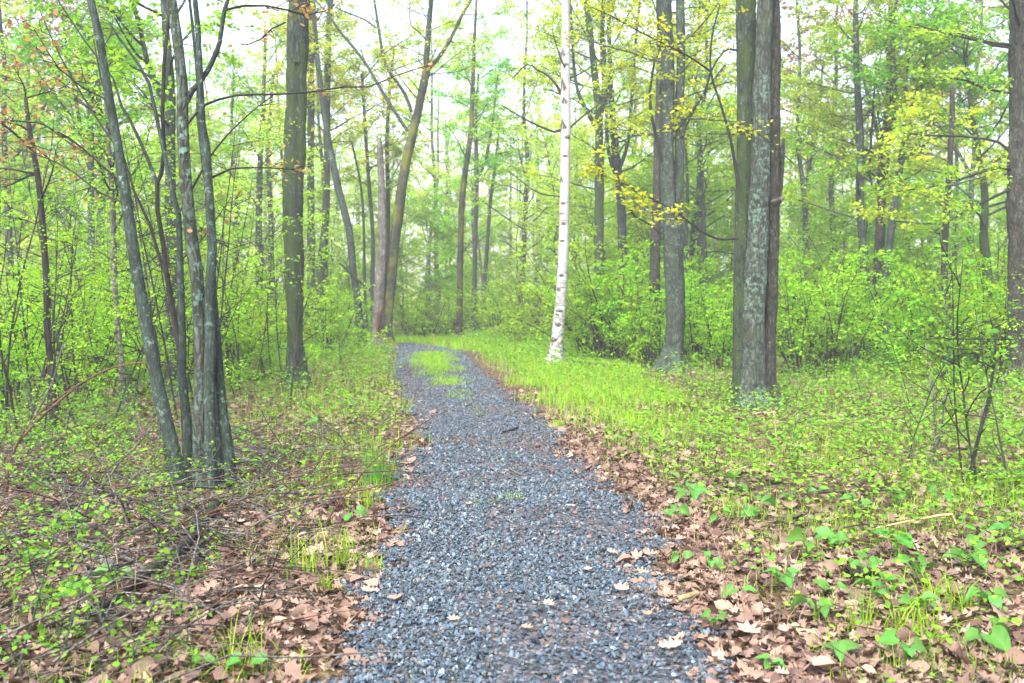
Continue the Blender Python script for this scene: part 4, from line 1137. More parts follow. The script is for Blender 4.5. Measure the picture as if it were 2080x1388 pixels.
# brown leaf litter
def litter_p(x, y):
    off = ~on_path(x, y, -.02)
    dr, dl = rightd(x, y), leftd(x, y)
    p = np.where(dr > 0, np.where(dr < 1.0, 1.0, np.where(y < 6.5, .85, .45)), 0) + np.where(dl > 0, np.where(y < 8, .9, .4), 0)
    p = np.where((dr > 1.4) & (y > 6.5), p * .55, p)
    return np.where(off, p, np.where(on_path(x, y, -.16), 0, .4))


b = MB()
for tpl in (L_OAK, L_OAK2, L_BEECH, L_OAK):
    x, y = scatter(8200, 3.0, 13.5, litter_p, 1.6)
    n = len(x)
    z = hgt(x, y) + rng.uniform(.005, .035, n)
    nr = unit(np.array([0, 0, 1]) + rng.normal(0, .42, (n, 3)))
    az = rng.uniform(0, 6.28, n)
    leaves(b, tpl, np.stack([x, y, z], -1), np.stack([np.cos(az), np.sin(az), rng.normal(0, .15, n)], -1), nr, rng.uniform(.04, .115, n) * rng.choice([.75, 1, 1.25], n), 0, curl=rng.normal(0, .4, (n, 3)) + [.12, .15, 0])
x, y = scatter(22000, 12.5, 34, lambda x, y: np.where(on_path(x, y, 0), 0, np.where((rightd(x, y) > 0) & (rightd(x, y) < 3) & (y > 17), .15, .7)), 1.2)
n = len(x); az = rng.uniform(0, 6.28, n)
leaves(b, L_RHOMB, np.stack([x, y, hgt(x, y) + .02], -1), np.stack([np.cos(az), np.sin(az), 0 * x], -1), unit(np.array([0, 0, 1]) + rng.normal(0, .3, (n, 3))), rng.uniform(.08, .15, n), 0)
# crumbs and small leaf scraps on the gravel edges and centre strip
x, y, u = in_path(16000, 3.0, 22)
k = rng.uniform(0, 1, len(x)) < .9 * np.exp(-np.minimum(u, 1 - u) / .07) + .5 * np.exp(-((u - .5) / .16) ** 2) * (vnoise(x, y, 4.3, 31) > .45) + .05 + .6 * (vnoise(x, y, 2.2, 41) > .66) + .35 * (vnoise(x, y, 3.1, 4) > .62)
k &= rng.uniform(0, 1, len(x)) < np.clip((y - 2) / 7, .3, 1)
x, y = x[k], y[k]; n = len(x); az = rng.uniform(0, 6.28, n)
leaves(b, L_BEECH, np.stack([x, y, hgt(x, y) + rng.uniform(.028, .046, n)], -1), np.stack([np.cos(az), np.sin(az), rng.normal(0, .15, n)], -1), unit(np.array([0, 0, 1]) + rng.normal(0, .35, (n, 3))), rng.uniform(.008, .034, n) * rng.choice([.8, 1, 1.6], n, p=[.6, .34, .06]), 1, curl=rng.normal(0, .5, (n, 3)))
x, y = scatter(42000, 3.0, 12, lambda x, y: litter_p(x, y), 1.5); n = len(x); az = rng.uniform(0, 6.28, n)
leaves(b, L_RHOMB, np.stack([x, y, hgt(x, y) + rng.uniform(.003, .03, n)], -1), np.stack([np.cos(az), np.sin(az), rng.normal(0, .25, n)], -1), unit(np.array([0, 0, 1]) + rng.normal(0, .45, (n, 3))), rng.uniform(.015, .05, n), 1)
tag(b.build("leaf_litter", [M['litter'], M['crumb']]), "brown fallen oak leaves covering the forest floor", "leaf litter", kind="stuff")


# grass
def blades(mb, x, y, h, w, mat, lean=.35, seg=3):
    n = len(x)
    az = rng.uniform(0, 6.28, n); d = np.stack([np.cos(az), np.sin(az)], -1); s = np.stack([-d[:, 1], d[:, 0]], -1)
    ln = np.abs(rng.normal(0, lean, n))
    z0 = hgt(x, y)
    V = []
    for k in range(seg + 1):
        t = k / seg
        o = (ln * t ** 2 * h)[:, None] * d
        zz = z0 + h * t * (1 - .25 * ln * t)
        ww = (w * (1 - t ** 1.5) * .5 + .0004)[:, None] * s
        c = np.stack([x, y], -1) + o
        V += [np.column_stack([c - ww, zz]), np.column_stack([c + ww, zz])]
    V = np.stack(V, 1).reshape(-1, 3)
    k2 = 2 * (seg + 1)
    q = np.array([[2 * i, 2 * i + 1, 2 * i + 3, 2 * i + 2] for i in range(seg)])
    mb.add(V, None, (q[None] + (np.arange(n) * k2)[:, None, None]).reshape(-1, 4), mat)


b = MB()
def swath(x, y):
    dr = rightd(x, y)
    a = np.clip(1 - np.abs(dr - (1.2 + .07 * (y - 12))) / (1.25 + .05 * (y - 12)), 0, 1) * ((y > 10.5) & (y < 30)) * np.clip((y - 10.5) / 3.5, 0, 1)
    return np.clip(a * 2.2, 0, 1) * (dr > .02) * np.clip(1.8 * vnoise(x, y, 1.9, 14) - .1, .08, 1)
x, y = scatter(230000, 9, 30, swath, 1.0); k = keep_off(x, y); x, y = x[k], y[k]
blades(b, x, y, rng.uniform(.07, .23, len(x)) * (.5 + .9 * vnoise(x, y, 2.6, 15)), rng.uniform(.006, .012, len(x)) * (.6 + y / 25), 0, .8)
def fringe(x, y):
    dl, dr = leftd(x, y), rightd(x, y)
    return np.where((dl > -.02) & (dl < 2.2) & (y > 8.2), .85 * vnoise(x, y, 2.1, 1) ** 1.2 * np.clip((y - 8) / 3, 0, 1), 0) + np.where((dr > .5) & (y > 5), .22 * (vnoise(x, y, 2.4, 6) > .5), 0) + np.where((dl > 2.2) & (y > 13), .2, 0)
x, y = scatter(60000, 5, 30, fringe, 1.2); k = keep_off(x, y); x, y = x[k], y[k]
blades(b, x, y, rng.uniform(.08, .25, len(x)), rng.uniform(.005, .010, len(x)) * (.6 + y / 25), 0)
# grass down the middle of the far path
y = rng.uniform(8, 27.5, 15000); l, r = edges(y); x = (l + r) / 2 + .03 + rng.normal(0, .2, 15000) * np.clip((y - 11) / 9, .3, 1.35)
k = rng.uniform(0, 1, 15000) < np.clip((y - 14) / 5, .2, 1) * np.clip(vnoise(x, y, 2.6, 8) * 2.2 - .35, 0, 1); x, y = x[k], y[k]
blades(b, x, y, rng.uniform(.04, .15, len(x)) * np.clip((y - 8) / 11, .35, 1.1), rng.uniform(.006, .012, len(x)) * np.clip(y / 20, .5, 1.1), 0, .8)
x, y = scatter(60000, 3.6, 12, lambda x, y: np.where(rightd(x, y) > .45, .75 * (vnoise(x, y, 2.9, 21) > .5) * np.clip(rightd(x, y), 0, 1), np.where(leftd(x, y) > .05, .45 * (vnoise(x, y, 2.9, 22) > .58), 0)), 1.4)
blades(b, x, y, rng.uniform(.03, .13, len(x)) * (.6 + y / 14), rng.uniform(.0025, .005, len(x)), 0, .9)
x, y = scatter(26000, 28.5, 40, lambda x, y: (~on_path(x, y, -.1)) & (x > -9) & (x < 4), 1.0, -.3, .15)
blades(b, x, y, rng.uniform(.12, .32, len(x)), rng.uniform(.012, .022, len(x)), 0, .8)
tag(b.build("grass", [M['grass']]), "bright spring grass growing along both path edges", "grass", kind="stuff")

b = MB()
x, y = scatter(38000, 4.5, 24, lambda x, y: np.where(on_path(x, y, .0), 0, np.where(leftd(x, y) > 0, .5 * (vnoise(x, y, 1.8, 12) > .48), .35 * (vnoise(x, y, 1.8, 3) > .5)) + .6 * ((rightd(x, y) > 0) & (rightd(x, y) < .55))), 1.3)
blades(b, x, y, rng.uniform(.06, .28, len(x)), rng.uniform(.003, .006, len(x)) * (.7 + y / 25), 0, 1.3)
tag(b.build("dry_grass", [M['dry']]), "dry straw-coloured grass lying flat over the litter", "dry grass", kind="stuff")


# low ground cover of small leaves
def cover(x, y):
    dl, dr = leftd(x, y), rightd(x, y)
    p = np.where((dl > .15) & (y > 7.0), np.clip((y - 6.5) / 4, 0, 1) * (.2 + .8 * (vnoise(x, y, 1.5, 2) > .5)) * np.clip(.5 + (dl) / 1.2, 0, 1), 0)
    p += np.where((dl > .7) & (y <= 8.5), .8 * (vnoise(x, y, 2.2, 5) > .55), 0)
    p += np.where(dr > .35, np.clip((y - 3.2) / 4.5, .36, 1) * (.45 + .75 * (vnoise(x, y, 1.9, 7) > .42)) * np.clip(dr / 1.6, 0, 1), 0)
    p = np.where(swath(x, y) > .4, p * .3, p)
    p = np.where((dl > .1) & (dl < 2.4) & (y > 8) & (y < 16), p * .75, p)
    dark = (dr > 2.6) & (y > 17.5) & (y < 24) & (x < 6)
    return np.where(dark, .15, p)


b = MB()
x, y = scatter(95000, 3.6, 42, cover, 1.3); k = keep_off(x, y); x, y = x[k], y[k]
N = len(x)
for mat, sel in ((0, rng.uniform(0, 1, N) < .6), (1, None)):
    if sel is None: sel = ~last
    last = sel
    xx, yy_ = x[sel], y[sel]; n = len(xx)
    hh = rng.uniform(.05, .34, n) * np.clip(.5 + yy_ / 22, .5, 1.3)
    base = np.stack([xx, yy_, hgt(xx, yy_) + hh], -1)
    for r_ in range(4):
        az = rng.uniform(0, 6.28, n)
        f = np.stack([np.cos(az), np.sin(az), rng.normal(-.1, .3, n)], -1)
        near = yy_ < 12
        for tpl, kk in ((L_OVATE, near), (L_RHOMB, ~near)):
            pp = base[kk] + rng.normal(0, .05, (kk.sum(), 3)) * [1, 1, .6]
            leaves(b, tpl, pp, f[kk], unit(np.array([0, 0, 1]) + rng.normal(0, .35, (kk.sum(), 3))), rng.uniform(.022, .055, kk.sum()) * np.clip(.7 + yy_[kk] / 28, .8, 1.6), mat)
tag(b.build("ground_cover", [M['cover'], M['green']]), "low leafy ground cover spreading beneath the trees", "ground cover", kind="stuff")

# fine twigs
b = MB()
def brush(x, y):
    dl = leftd(x, y)
    return np.where((dl > .3) & (dl < 6) & (y > 4) & (y < 12), .8 * (vnoise(x, y, 1.3, 11) > .4), 0) + np.where(rightd(x, y) > .4, .25, 0)
x, y = scatter(5200, 3.2, 14, brush, 1.6)
for a, c in zip(x, y):
    L = rng.uniform(.15, .9)
    pts, rd = grow_branch((a, c, float(hgt(a, c)) + rng.uniform(.01, .07)), rng.uniform(0, 6.28), rng.normal(.08, .2), L, rng.uniform(.0018, .0045), 4, -.15, .12, .001)
    tube(b, pts, rd, 3, int(rng.integers(0, 3)), cap=False)
def tangle(x, y):
    dl = leftd(x, y)
    return np.where((dl > .55) & (y > 3.8) & (y < 11.5), np.clip(.25 + 1.2 * np.exp(-(((x + 2.2) / 1.1) ** 2 + ((y - 7.2) / 2.4) ** 2)) + .4 * (dl > 2.5), 0, 1), 0)
x, y = scatter(3800, 3.4, 11.5, tangle, 1.5)
for a, c in zip(x, y):
    L = rng.uniform(.35, 1.5)
    pts, rd = grow_branch((a, c, float(hgt(a, c)) + rng.uniform(.0, .10)), rng.uniform(0, 6.28), rng.normal(.2, .28), L, rng.uniform(.0028, .0075), 6, -.5, .12, .001)
    pts[:, 2] = np.maximum(pts[:, 2], .008)
    tube(b, pts, rd, 4, int(rng.choice([0, 0, 0, 1, 2])), cap=False)
tag(b.build("twig_litter", [M['dead'], M['twig'], M['cane']]), "thin dead twigs scattered across the leaf litter", "twigs", kind="stuff")

# ------------------------------------------------------------------ things one can point at on the ground
def lying(label, pts, mat, name="fallen_branch", cat="branch", lump=.12, side=0, lift=None, group=None, n=8):
    """pts: (x, y, width px, height off the ground)"""
    P3, R = [], []
    for x, y, w, z in pts:
        g = G(x, y); dd = g[1]
        if z: 
            g = P(x, y, dd_prev if z < 0 else dd)
        dd_prev = dd
        r = w / 2 * dd / F
        P3.append(np.array([g[0], g[1], g[2] + r * .9 + .035])); R.append(r)
    S = resample(P3, R, .08)
    b = MB(); tube(b, *S, n, 0, lump)
    for k in range(side):
        i = int(rng.integers(1, len(S[0]) - 1))
        bp, br = grow_branch(S[0][i], rng.uniform(0, 6.28), rng.uniform(-.05, .5), rng.uniform(.15, .5), S[1][i] * .5, 5, -.1, .12, .001)
        tube(b, bp, br, 4, 0)
    o = b.build(name, M[mat], None, origin=tuple(S[0][0]))
    return tag(o, label, cat, group)


GB = "dead branches lying on the forest floor"
lying("long grey fallen branch curving over brown leaves below the clump", [(-30, 1105, 9, 0), (74, 1118, 10, 0), (149, 1131, 10, 0), (218, 1143, 9, 0), (278, 1171, 9, 0), (317, 1200, 8, 0), (377, 1230, 7, 0), (446, 1265, 5, 0), (500, 1285, 3, 0)], 'dead', side=3, group=GB)
lying("short thick barkless log piece under the long grey branch", [(190, 1163, 20, 0), (230, 1178, 21, 0), (278, 1198, 18, 0)], 'dead', "fallen_log", "log", group=GB)
lying("dark rotting log slanting from the clump's foot down to the litter", [(440, 1040, 16, 0), (411, 1085, 19, 0), (370, 1140, 22, 0), (310, 1185, 20, 0), (240, 1240, 15, 0), (180, 1280, 9, 0)], 'dead_dark', "fallen_log", "log", side=4, group=GB)
lying("pale forked stick lying beside the clump's foot", [(392, 1085, 8, 0), (430, 1080, 9, 0), (471, 1077, 8, 0), (490, 1035, 6, 0), (500, 1005, 4, 0)], 'dead', side=2, group=GB)
lying("crooked brown stick dropping from the dark log", [(425, 1095, 10, 0), (405, 1130, 9, 0), (398, 1165, 8, 0), (370, 1205, 6, 0)], 'dead_dark', side=2, group=GB)
lying("grey weathered branch bundle-thin, lying over dry grass by the clump", [(470, 930, 9, 0), (520, 960, 10, 0), (560, 990, 8, 0), (580, 1010, 5, 0)], 'dead', side=5, group=GB)
lying("thin pale branch with a white tip reaching into the verge", [(480, 925, 4, 0), (560, 930, 5, 0), (600, 938, 5, 0), (640, 945, 3, 0)], 'dead', side=3, group=GB)
lying("black fallen branch with an upright stub beside the stout mossy trunk", [(500, 778, 9, 0), (530, 774, 13, 0), (560, 768, 12, 0), (590, 770, 7, 0)], 'dead_dark', side=3, group=GB)
o = bpy.context.scene.objects[-1] if False else None
lying("mossy fallen log behind the triple trunks", [(1590, 768, 12, 0), (1620, 766, 16, 0), (1655, 764, 14, 0), (1690, 760, 8, 0)], 'dead_dark', "fallen_log", "log", side=4, group=GB)
lying("straight brown stick lying in grass past the triple trunks", [(1715, 848, 5, 0), (1770, 842, 7, 0), (1820, 836, 6, 0), (1870, 832, 4, 0)], 'dead_dark', side=1, group=GB)
lying("pale leaning dead stick beside the mossy log", [(1572, 722, 4, 0), (1585, 745, 5, 0), (1600, 775, 5, 0)], 'dead', side=1, group=GB)
lying("dark low log in the brown bank behind the birch", [(1150, 742, 8, 0), (1200, 750, 10, 0), (1250, 752, 7, 0)], 'dead_dark', "fallen_log", "log", side=2, group=GB)
lying("small dark stick lying across the gravel before the grass strip", [(1022, 886, 4, 0), (1040, 881, 5, 0), (1052, 876, 4, 0)], 'dead_dark', group=GB)
lying("tiny pale stick in the middle of the gravel", [(1034, 960, 4, 0), (1046, 968, 4, 0), (1060, 975, 3, 0)], 'dead', group=GB)
lying("curved stick at the far gravel beside the middle grass", [(945, 832, 3, 0), (955, 827, 4, 0), (962, 822, 3, 0)], 'dead', group=GB)
lying("dark wet wood chunk under the broad-leaved plants", [(1720, 1185, 22, 0), (1745, 1183, 26, 0), (1775, 1180, 18, 0)], 'dead_dark', "fallen_log", "log", group=GB)
lying("short light-brown stick beside the flat pink stone", [(1375, 1238, 12, 0), (1395, 1233, 12, 0), (1420, 1225, 8, 0)], 'straw', group=GB)


def standing(label, pts, d, mat, name="cane", cat="cane", lean=0., twigs=0, group=None):
    S = stem_px(pts, d, lean, .06)
    b = MB(); tube(b, *S, 6, 0, .05)
    for k in range(twigs):
        i = int(rng.integers(1, len(S[0]) - 1))
        bp, br = grow_branch(S[0][i], rng.uniform(0, 6.28), rng.uniform(0, .9), rng.uniform(.1, .35), S[1][i] * .5, 4, 0, .12, .001)
        tube(b, bp, br, 4, 0)
    return tag(b.build(name, M[mat], None, origin=tuple(S[0][0])), label, cat, group)


GC = "dead canes and stalks standing in the verge"
standing("long red-brown cane arching over the ground cover toward the clump", [(-10, 1010, 6), (30, 910, 6), (99, 834, 5.5), (174, 774, 5), (238, 745, 4), (298, 737, 3), (345, 742, 2)], 8.8, 'cane', twigs=3, group=GC)
standing("second red-brown cane, steeper, at the picture's edge", [(0, 1090, 6), (14, 1000, 6), (20, 940, 5), (60, 860, 4), (130, 800, 3), (190, 765, 2)], 7.6, 'cane', twigs=4, group=GC)
standing("long straw stalk slanting up across the litter to the clump", [(0, 1228, 5), (80, 1160, 5), (198, 1067, 4.5), (300, 1003, 4), (387, 953, 3)], 6.9, 'straw', lean=1.3, group=GC)
standing("bent tan stalk hanging over the broad-leaved plants", [(1960, 1110, 4), (1945, 1070, 4), (1934, 1045, 5), (1880, 1053, 5), (1830, 1062, 4), (1780, 1073, 3)], 6.6, 'straw', group=GC)
standing("upright dark broken stalk in the litter below the clump", [(503, 1140, 7), (503, 1105, 7), (501, 1070, 6)], 6.1, 'cane', group=GC)
standing("black upright stub rising from the black fallen branch", [(536, 772, 12), (534, 752, 8), (530, 728, 6)], 18.9, 'dead_dark', "dead_stub", "stub", group=GC)
standing("pale dry stalk standing before the triple trunks", [(1578, 905, 3), (1575, 870, 3), (1572, 835, 5)], 10.5, 'straw', group=GC)
standing("grey dead shoot leaning in the brush at the edge", [(40, 960, 5), (60, 870, 5), (105, 780, 4), (128, 700, 3)], 9.6, 'dead', twigs=5, group=GC)
standing("grey twiggy dead shoot beside the thin dark tree", [(150, 850, 5), (130, 780, 4), (125, 700, 4), (140, 610, 3)], 11.0, 'twig', twigs=6, group=GC)
standing("bowed bare shoot curving up by the small-leaved saplings", [(1962, 1000, 9), (1985, 900, 8), (2010, 800, 7), (2022, 700, 5), (2010, 640, 3)], 8.1, 'twig', twigs=6, group=GC)
standing("thin bare shoot between the small-leaved saplings", [(1895, 950, 6), (1900, 860, 5), (1888, 760, 4), (1880, 700, 3)], 9.3, 'dead', twigs=6, group=GC)
standing("crooked pale shoot with raised arm near the edge trunk", [(1968, 960, 5), (1990, 880, 5), (1996, 830, 4), (2030, 780, 3), (2055, 740, 2)], 9.0, 'dead', twigs=4, group=GC)


# stones
def boulder(label, px, py, w, hfac, group=None):
    g = G(px, py); r = w / 2 * g[1] / F
    n, k = 14, 8
    V = [(0, 0, 1.0)]
    ph = rng.uniform(0, 6.28, 4)
    for i in range(1, k):
        t = i / (k - 1) * 1.9
        for j in range(n):
            a = j * 2 * math.pi / n
            rr = 1 + .14 * math.sin(2 * a + ph[0]) + .09 * math.sin(3 * a + ph[1] + t) + .05 * math.sin(5 * a + ph[2])
            V.append((math.cos(a) * math.sin(t) * rr, math.sin(a) * math.sin(t) * rr * .7, math.cos(t) * (1 + .12 * math.sin(a + ph[3]))))
    V = np.array(V) * [r, r, r * hfac] + g
    T = [(0, 1 + j, 1 + (j + 1) % n) for j in range(n)]
    Q = [(1 + i * n + j, 1 + (i + 1) * n + j, 1 + (i + 1) * n + (j + 1) % n, 1 + i * n + (j + 1) % n) for i in range(k - 2) for j in range(n)]
    b = MB(); b.add(V, T, Q)
    return tag(b.build("stone", M['rock'], None, origin=tuple(g)), label, "stone", group)


boulder("flat pinkish stone half sunk at the gravel's edge by brown leaves", 1372, 1226, 66, .35)
boulder("flat pale grey stone at the gravel's edge by tall green blades", 832, 968, 42, .25)
boulder("pale worn stone level with the middle of the gravel", 1158, 1028, 30, .3)
boulder("small rounded stone embedded below the flat pale one", 868, 916, 24, .4)
boulder("bluish stone half hidden under leaves in the lower corner", 2045, 1240, 40, .4)


# single oak leaves on the gravel
for k, (px, py, s, lab) in enumerate(((1335, 1335, .12, "large pale oak leaf on the gravel, lowest of all"), (1278, 1217, .10, "pale lobed oak leaf on gravel beside the flat pink stone"), (1255, 1140, .085, "cream oak leaf lying alone on the gravel"),
        (1270, 1164, .07, "curled tan leaf just below the cream oak leaf"), (1322, 1262, .08, "curled pale leaf between two oak leaves by the pink stone"), (935, 1275, .07, "square tan leaf scrap in mid gravel"), (945, 1035, .06, "small pale leaf upright beside the centre weeds"),
        (1185, 1172, .06, "small reddish leaf in the wheel track"), (1125, 1250, .09, "brown torn leaf on gravel near the bottom"), (1545, 1315, .14, "big tan oak leaf on the litter edge near the gravel"), (770, 1215, .10, "brown oak leaf at the brushy side gravel edge"), (1060, 1290, .08, "faded leaf half buried in gravel"))):
    g = G(px, py)
    b = MB(); az = rng.uniform(0, 6.28)
    leaves(b, (L_OAK, L_OAK2)[k % 2], [g + [0, 0, .042]], [[math.cos(az), math.sin(az), .08]], [[rng.normal(0, .15), -.25, 1]], [s], 0, curl=np.array([[.3, .25, .1]]))
    tag(b.build("oak_leaf", M['oakpale'], None, origin=tuple(g)), lab, "leaf", "pale oak leaves lying on the gravel")


# broad-leaved plants
def broad(px, py, nl, size, hgt_, label, mat='broad', group="broad-leaved plants in the litter"):
    size *= .82; hgt_ *= .75
    g = G(px, py)
    root = empty("broadleaf_plant", tuple(g), label, "plant", group)
    for k in range(nl):
        az = k * 6.28 / nl + rng.uniform(-.5, .5)
        h = hgt_ * rng.uniform(.6, 1.1)
        top = g + [math.cos(az) * h * .4, math.sin(az) * h * .4, h]
        st = np.array([g - [0, 0, .02], g + [math.cos(az) * h * .08, math.sin(az) * h * .08, h * .55], top])
        b = MB(); tube(b, *resample(st, [.004, .003, .0025], .04), 5, 1)
        s = size * rng.uniform(.75, 1.2)
        leaves(b, (L_BROAD, L_BROAD, L_BROAD2)[(k + nl) % 3], [top], [[math.cos(az), math.sin(az), rng.uniform(-.6, .45)]], [[-math.cos(az) * .2 + rng.normal(0, .3), -.4 + rng.normal(0, .35), 1]], [s], 0, curl=np.array([[rng.normal(-.15, .2), rng.normal(.2, .2), rng.normal(0, .15)]]), width=np.array([rng.uniform(.75, 1.1)]))
        o = b.build("leaf", [M[mat], M['deepgrass']], None, origin=tuple(g)); o.parent = root; o.location = (0, 0, 0)
    return root


for a in ((1400, 1020, 5, .13, .22, "tall broad-leaved plant highest at the gravel's grassy edge"), (1370, 1060, 4, .10, .14, "broad-leaved plant at the gravel edge below the tall one"), (1540, 1050, 4, .12, .18, "large round-leaved plant in the middle of the verge"),
          (1460, 1060, 3, .09, .12, "three-leaved plant between the tall plant and the round-leaved one"), (1640, 1130, 4, .13, .2, "tall-leaved plant with cupped leaves beside fallen oak leaves"), (1690, 1110, 3, .10, .16, "three-leaved plant just beyond the cupped-leaved one"),
          (1590, 1200, 4, .11, .12, "sprawling plant with splayed leaves on open brown litter"), (1380, 1150, 3, .08, .10, "small blue-green plant close to the gravel's edge"), (1440, 1165, 3, .09, .12, "three-leaved plant on litter above the flat pink stone"),
          (1760, 1170, 4, .11, .16, "four-leaved plant behind the dark wet wood chunk"), (1820, 1130, 4, .12, .18, "plant with folded leaves beneath the bent tan stalk"), (1860, 1180, 4, .12, .17, "four-leaved plant below the folded-leaved one"),
          (1780, 1230, 4, .11, .14, "plant with wide low leaves just below the dark wood chunk"), (1960, 1160, 4, .13, .2, "tall green plant under the bowed bare shoot"), (1905, 1050, 3, .13, .24, "tall plant with one big round leaf by the bent tan stalk"),
          (1660, 1275, 3, .11, .16, "upright dark-leaved plant in the litter, near the bottom"), (1860, 1260, 4, .10, .14, "low plant beside the pale grass tuft"), (2010, 1240, 4, .12, .16, "plant between pale grass tuft and bluish stone"),
          (2060, 1130, 4, .12, .2, "plant at the picture's edge below the lime sapling"), (1500, 1000, 3, .09, .14, "plant with tilted leaves behind the large round-leaved one"), (1600, 1030, 3, .10, .14, "plant beyond the large round-leaved one"),
          (1740, 1050, 4, .10, .16, "plant in a patch of fresh grass mid verge"), (1660, 1020, 3, .09, .14, "small plant at the back of the broad-leaved patch"), (1820, 1040, 3, .10, .16, "plant left of the big round leaf".replace("left of", "beside")),
          (1700, 1350, 3, .10, .12, "narrow-leaved plant at the bottom edge"), (1840, 1360, 4, .10, .14, "green plant at the bottom by crossed twigs"), (2000, 1330, 4, .12, .16, "large plant in the lower corner shade"), (1565, 1370, 3, .08, .08, "tiny plant at the bottom beside the big tan leaf"),
          (1500, 1225, 2, .10, .10, "yellowish two-leaved plant above the flat stone"), (1450, 1290, 5, .07, .12, "lobed pale green plant between stone and gravel"), (1690, 1220, 3, .09, .11, "three-leaved plant in front of the wet wood chunk"),
          (715, 1060, 3, .12, .12, "glossy broad-leaved plant on the brushy side, by the gravel"), (500, 1385, 2, .10, .12, "two-leaved plant at the bottom on the brushy side"), (410, 1370, 2, .09, .12, "upright pair of leaves at the bottom amid brown litter"),
          (230, 1210, 4, .10, .14, "plant under the long grey branch"), (60, 1170, 4, .11, .16, "dark plant beside the long branch's thick end"), (150, 1240, 3, .09, .12, "plant near the dark log's lower end"), (640, 870, 3, .12, .16, "broad-leaved plant in the brushy verge beyond the clump"), (705, 830, 3, .14, .18, "tall broad-leaved plant along the brushy verge, near the path")):
    broad(*a)


# grass tufts one can tell apart
def tuft(px, py, n, h, w, label, mat='deepgrass', spread=.05, lean=.35):
    g = G(px, py)
    b = MB()
    spread *= .75
    x = g[0] + rng.normal(0, spread, n); y = g[1] + rng.normal(0, spread, n)
    blades(b, x, y, h * rng.uniform(.55, 1.1, n), np.full(n, w), 0, lean, 4)
    return tag(b.build("grass_tuft", M[mat], None, origin=tuple(g)), label, "grass tuft", "grass tufts beside the gravel")


tuft(660, 1000, 26, .42, .012, "tall blade tuft in leaf litter right of the twig pile".replace("right of", "beyond"), 'grass', .09, .25)
tuft(770, 985, 60, .38, .010, "tall dark blade tuft at the gravel's edge by the flat pale stone", 'deepgrass', .10, .25)
tuft(745, 1030, 40, .26, .009, "shorter green tuft just below the tall dark one", 'grass', .09)
tuft(620, 1160, 26, .26, .008, "spreading tuft in litter above the brushy side gravel", 'grass', .08, .6)
tuft(690, 1150, 24, .30, .008, "upright tuft at the gravel edge on the brushy side", 'grass', .06, .4)
tuft(755, 1165, 34, .15, .007, "fine arching tuft spilling onto the gravel", 'grass', .04, .9)
tuft(660, 1200, 22, .14, .008, "small fan-shaped tuft by the gravel's brushy edge", 'grass', .03, .9)
tuft(490, 1370, 22, .26, .006, "tall tuft at the bottom edge amid oak leaves", 'grass', .06, .5)
tuft(1490, 1040, 40, .20, .008, "fresh tuft among the broad-leaved plants at the gravel side", 'grass', .08, .6)
tuft(1920, 1230, 90, .20, .006, "wide pale grass tuft in the lower corner litter", 'grass', .16, 1.0)
tuft(1850, 1300, 40, .22, .008, "loose green tuft below the wide pale one", 'grass', .10, .7)
tuft(1750, 1290, 18, .24, .006, "thin upright tuft rising beside crossed twigs", 'grass', .05, .3)
tuft(990, 1030, 40, .07, .006, "low weed tuft in the gravel's centre", 'deepgrass', .09, .7)
tuft(1040, 1020, 40, .08, .006, "second low weed tuft in the centre, beside the first", 'grass', .07, .7)
tuft(975, 985, 26, .06, .006, "small weed tuft higher up the gravel's centre", 'deepgrass', .07, .7)
tuft(1050, 930, 26, .06, .008, "dark weed tuft near the small dark stick", 'deepgrass', .08, .7)
tuft(1000, 1110, 16, .05, .005, "tiny weed tuft low in the gravel's centre", 'grass', .06, .7)
tuft(1300, 905 + 20, 30, .14, .008, "leafy tuft where brown litter meets the gravel", 'grass', .08, .6)
tuft(1130, 872, 60, .14, .010, "bright tuft at the gravel's grassy edge, farther up", 'grass', .06, .6)

# ------------------------------------------------------------------ air
HAZE = 0.0022
if HAZE:
    v = np.array([(x, y, z) for x in (-420, 420) for y in (-70, 520) for z in (-1.5, 40)], float)
    q = [(0, 1, 3, 2), (4, 6, 7, 5), (0, 4, 5, 1), (2, 3, 7, 6), (0, 2, 6, 4), (1, 5, 7, 3)]
    b = MB(); b.add(v, None, q)
    m, nt = new_mat("pale_air")
    pv = nt.nodes.new("ShaderNodeVolumePrincipled"); pv.inputs["Density"].default_value = HAZE
    pv.inputs["Color"].default_value = (.97, .98, 1.0, 1); pv.inputs["Anisotropy"].default_value = .2
    o = nt.nodes.new("ShaderNodeOutputMaterial"); nt.links.new(pv.outputs[0], o.inputs["Volume"])
    tag(b.build("haze", m), "pale spring haze between the trees", "haze", kind="stuff")

for pool in (shr, sap, ypool):
    for k, o in enumerate(pool.p):
        if k not in pool.used: drop(o)

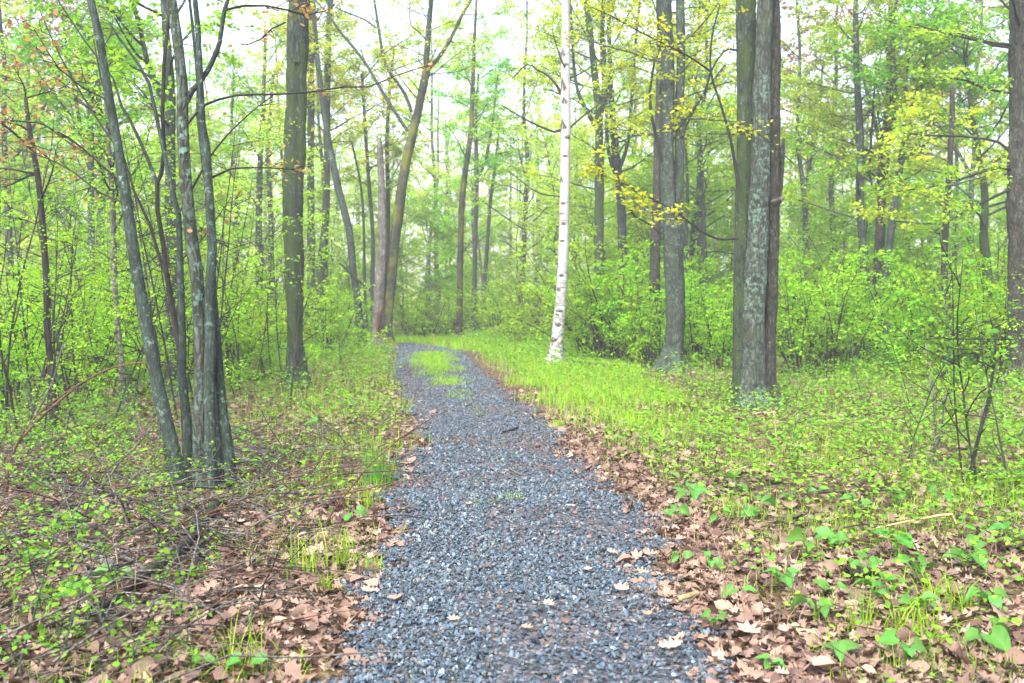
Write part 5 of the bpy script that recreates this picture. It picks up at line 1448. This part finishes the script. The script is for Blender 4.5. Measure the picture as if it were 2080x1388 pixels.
# ------------------------------------------------------------------ light, sky, camera
EL, AZ = math.radians(52), math.radians(205)
w = bpy.data.worlds.new("World"); scene.world = w; w.use_nodes = True
nt = w.node_tree; nt.nodes.clear()
sky = nt.nodes.new("ShaderNodeTexSky"); sky.sky_type = 'NISHITA'; sky.sun_disc = False
sky.sun_elevation = EL; sky.sun_rotation = AZ; sky.air_density = 1.0; sky.dust_density = 6.0; sky.ozone_density = 1.0
hs = nt.nodes.new("ShaderNodeHueSaturation"); hs.inputs["Saturation"].default_value = .75; hs.inputs["Value"].default_value = 1.0
bg = nt.nodes.new("ShaderNodeBackground"); bg.inputs[1].default_value = 0.15
wo = nt.nodes.new("ShaderNodeOutputWorld")
nt.links.new(sky.outputs[0], hs.inputs["Color"]); nt.links.new(hs.outputs[0], bg.inputs[0]); nt.links.new(bg.outputs[0], wo.inputs[0])
sl = bpy.data.lights.new("sun", 'SUN'); sl.energy = 1.3; sl.angle = math.radians(25); sl.color = (1, .975, .94)
so = bpy.data.objects.new("sun", sl); COL.objects.link(so)
# the sky's sun stands at compass angle AZ
sd = np.array([math.sin(AZ) * math.cos(EL), math.cos(AZ) * math.cos(EL), math.sin(EL)])
from mathutils import Vector
so.rotation_euler = Vector(sd).to_track_quat('Z', 'Y').to_euler()

cam = bpy.data.cameras.new("camera"); co = bpy.data.objects.new("camera", cam); COL.objects.link(co)
cam.sensor_width = 36; cam.lens = 36 * F / 2080
cam.clip_start = .05; cam.clip_end = 2000
co.location = (0, 0, CAMH); co.rotation_euler = (math.pi / 2 - PITCH, 0, 0)
cam.dof.use_dof = True; cam.dof.focus_distance = 7.0; cam.dof.aperture_fstop = 3.2
scene.camera = co

scene.view_settings.view_transform = 'Standard'; scene.view_settings.look = 'None'
scene.view_settings.gamma = 1; scene.view_settings.exposure = 2.4; scene.view_settings.use_curve_mapping = False
cy = scene.cycles
cy.max_bounces = 6; cy.diffuse_bounces = 4; cy.glossy_bounces = 1; cy.transmission_bounces = 2; cy.transparent_max_bounces = 4; cy.volume_bounces = 0
cy.caustics_reflective = False; cy.caustics_refractive = False
cy.sample_clamp_indirect = 6
try:
    cy.use_denoising = True; cy.denoiser = 'OPENIMAGEDENOISE'; cy.denoising_input_passes = 'RGB_ALBEDO_NORMAL'
except Exception:
    pass
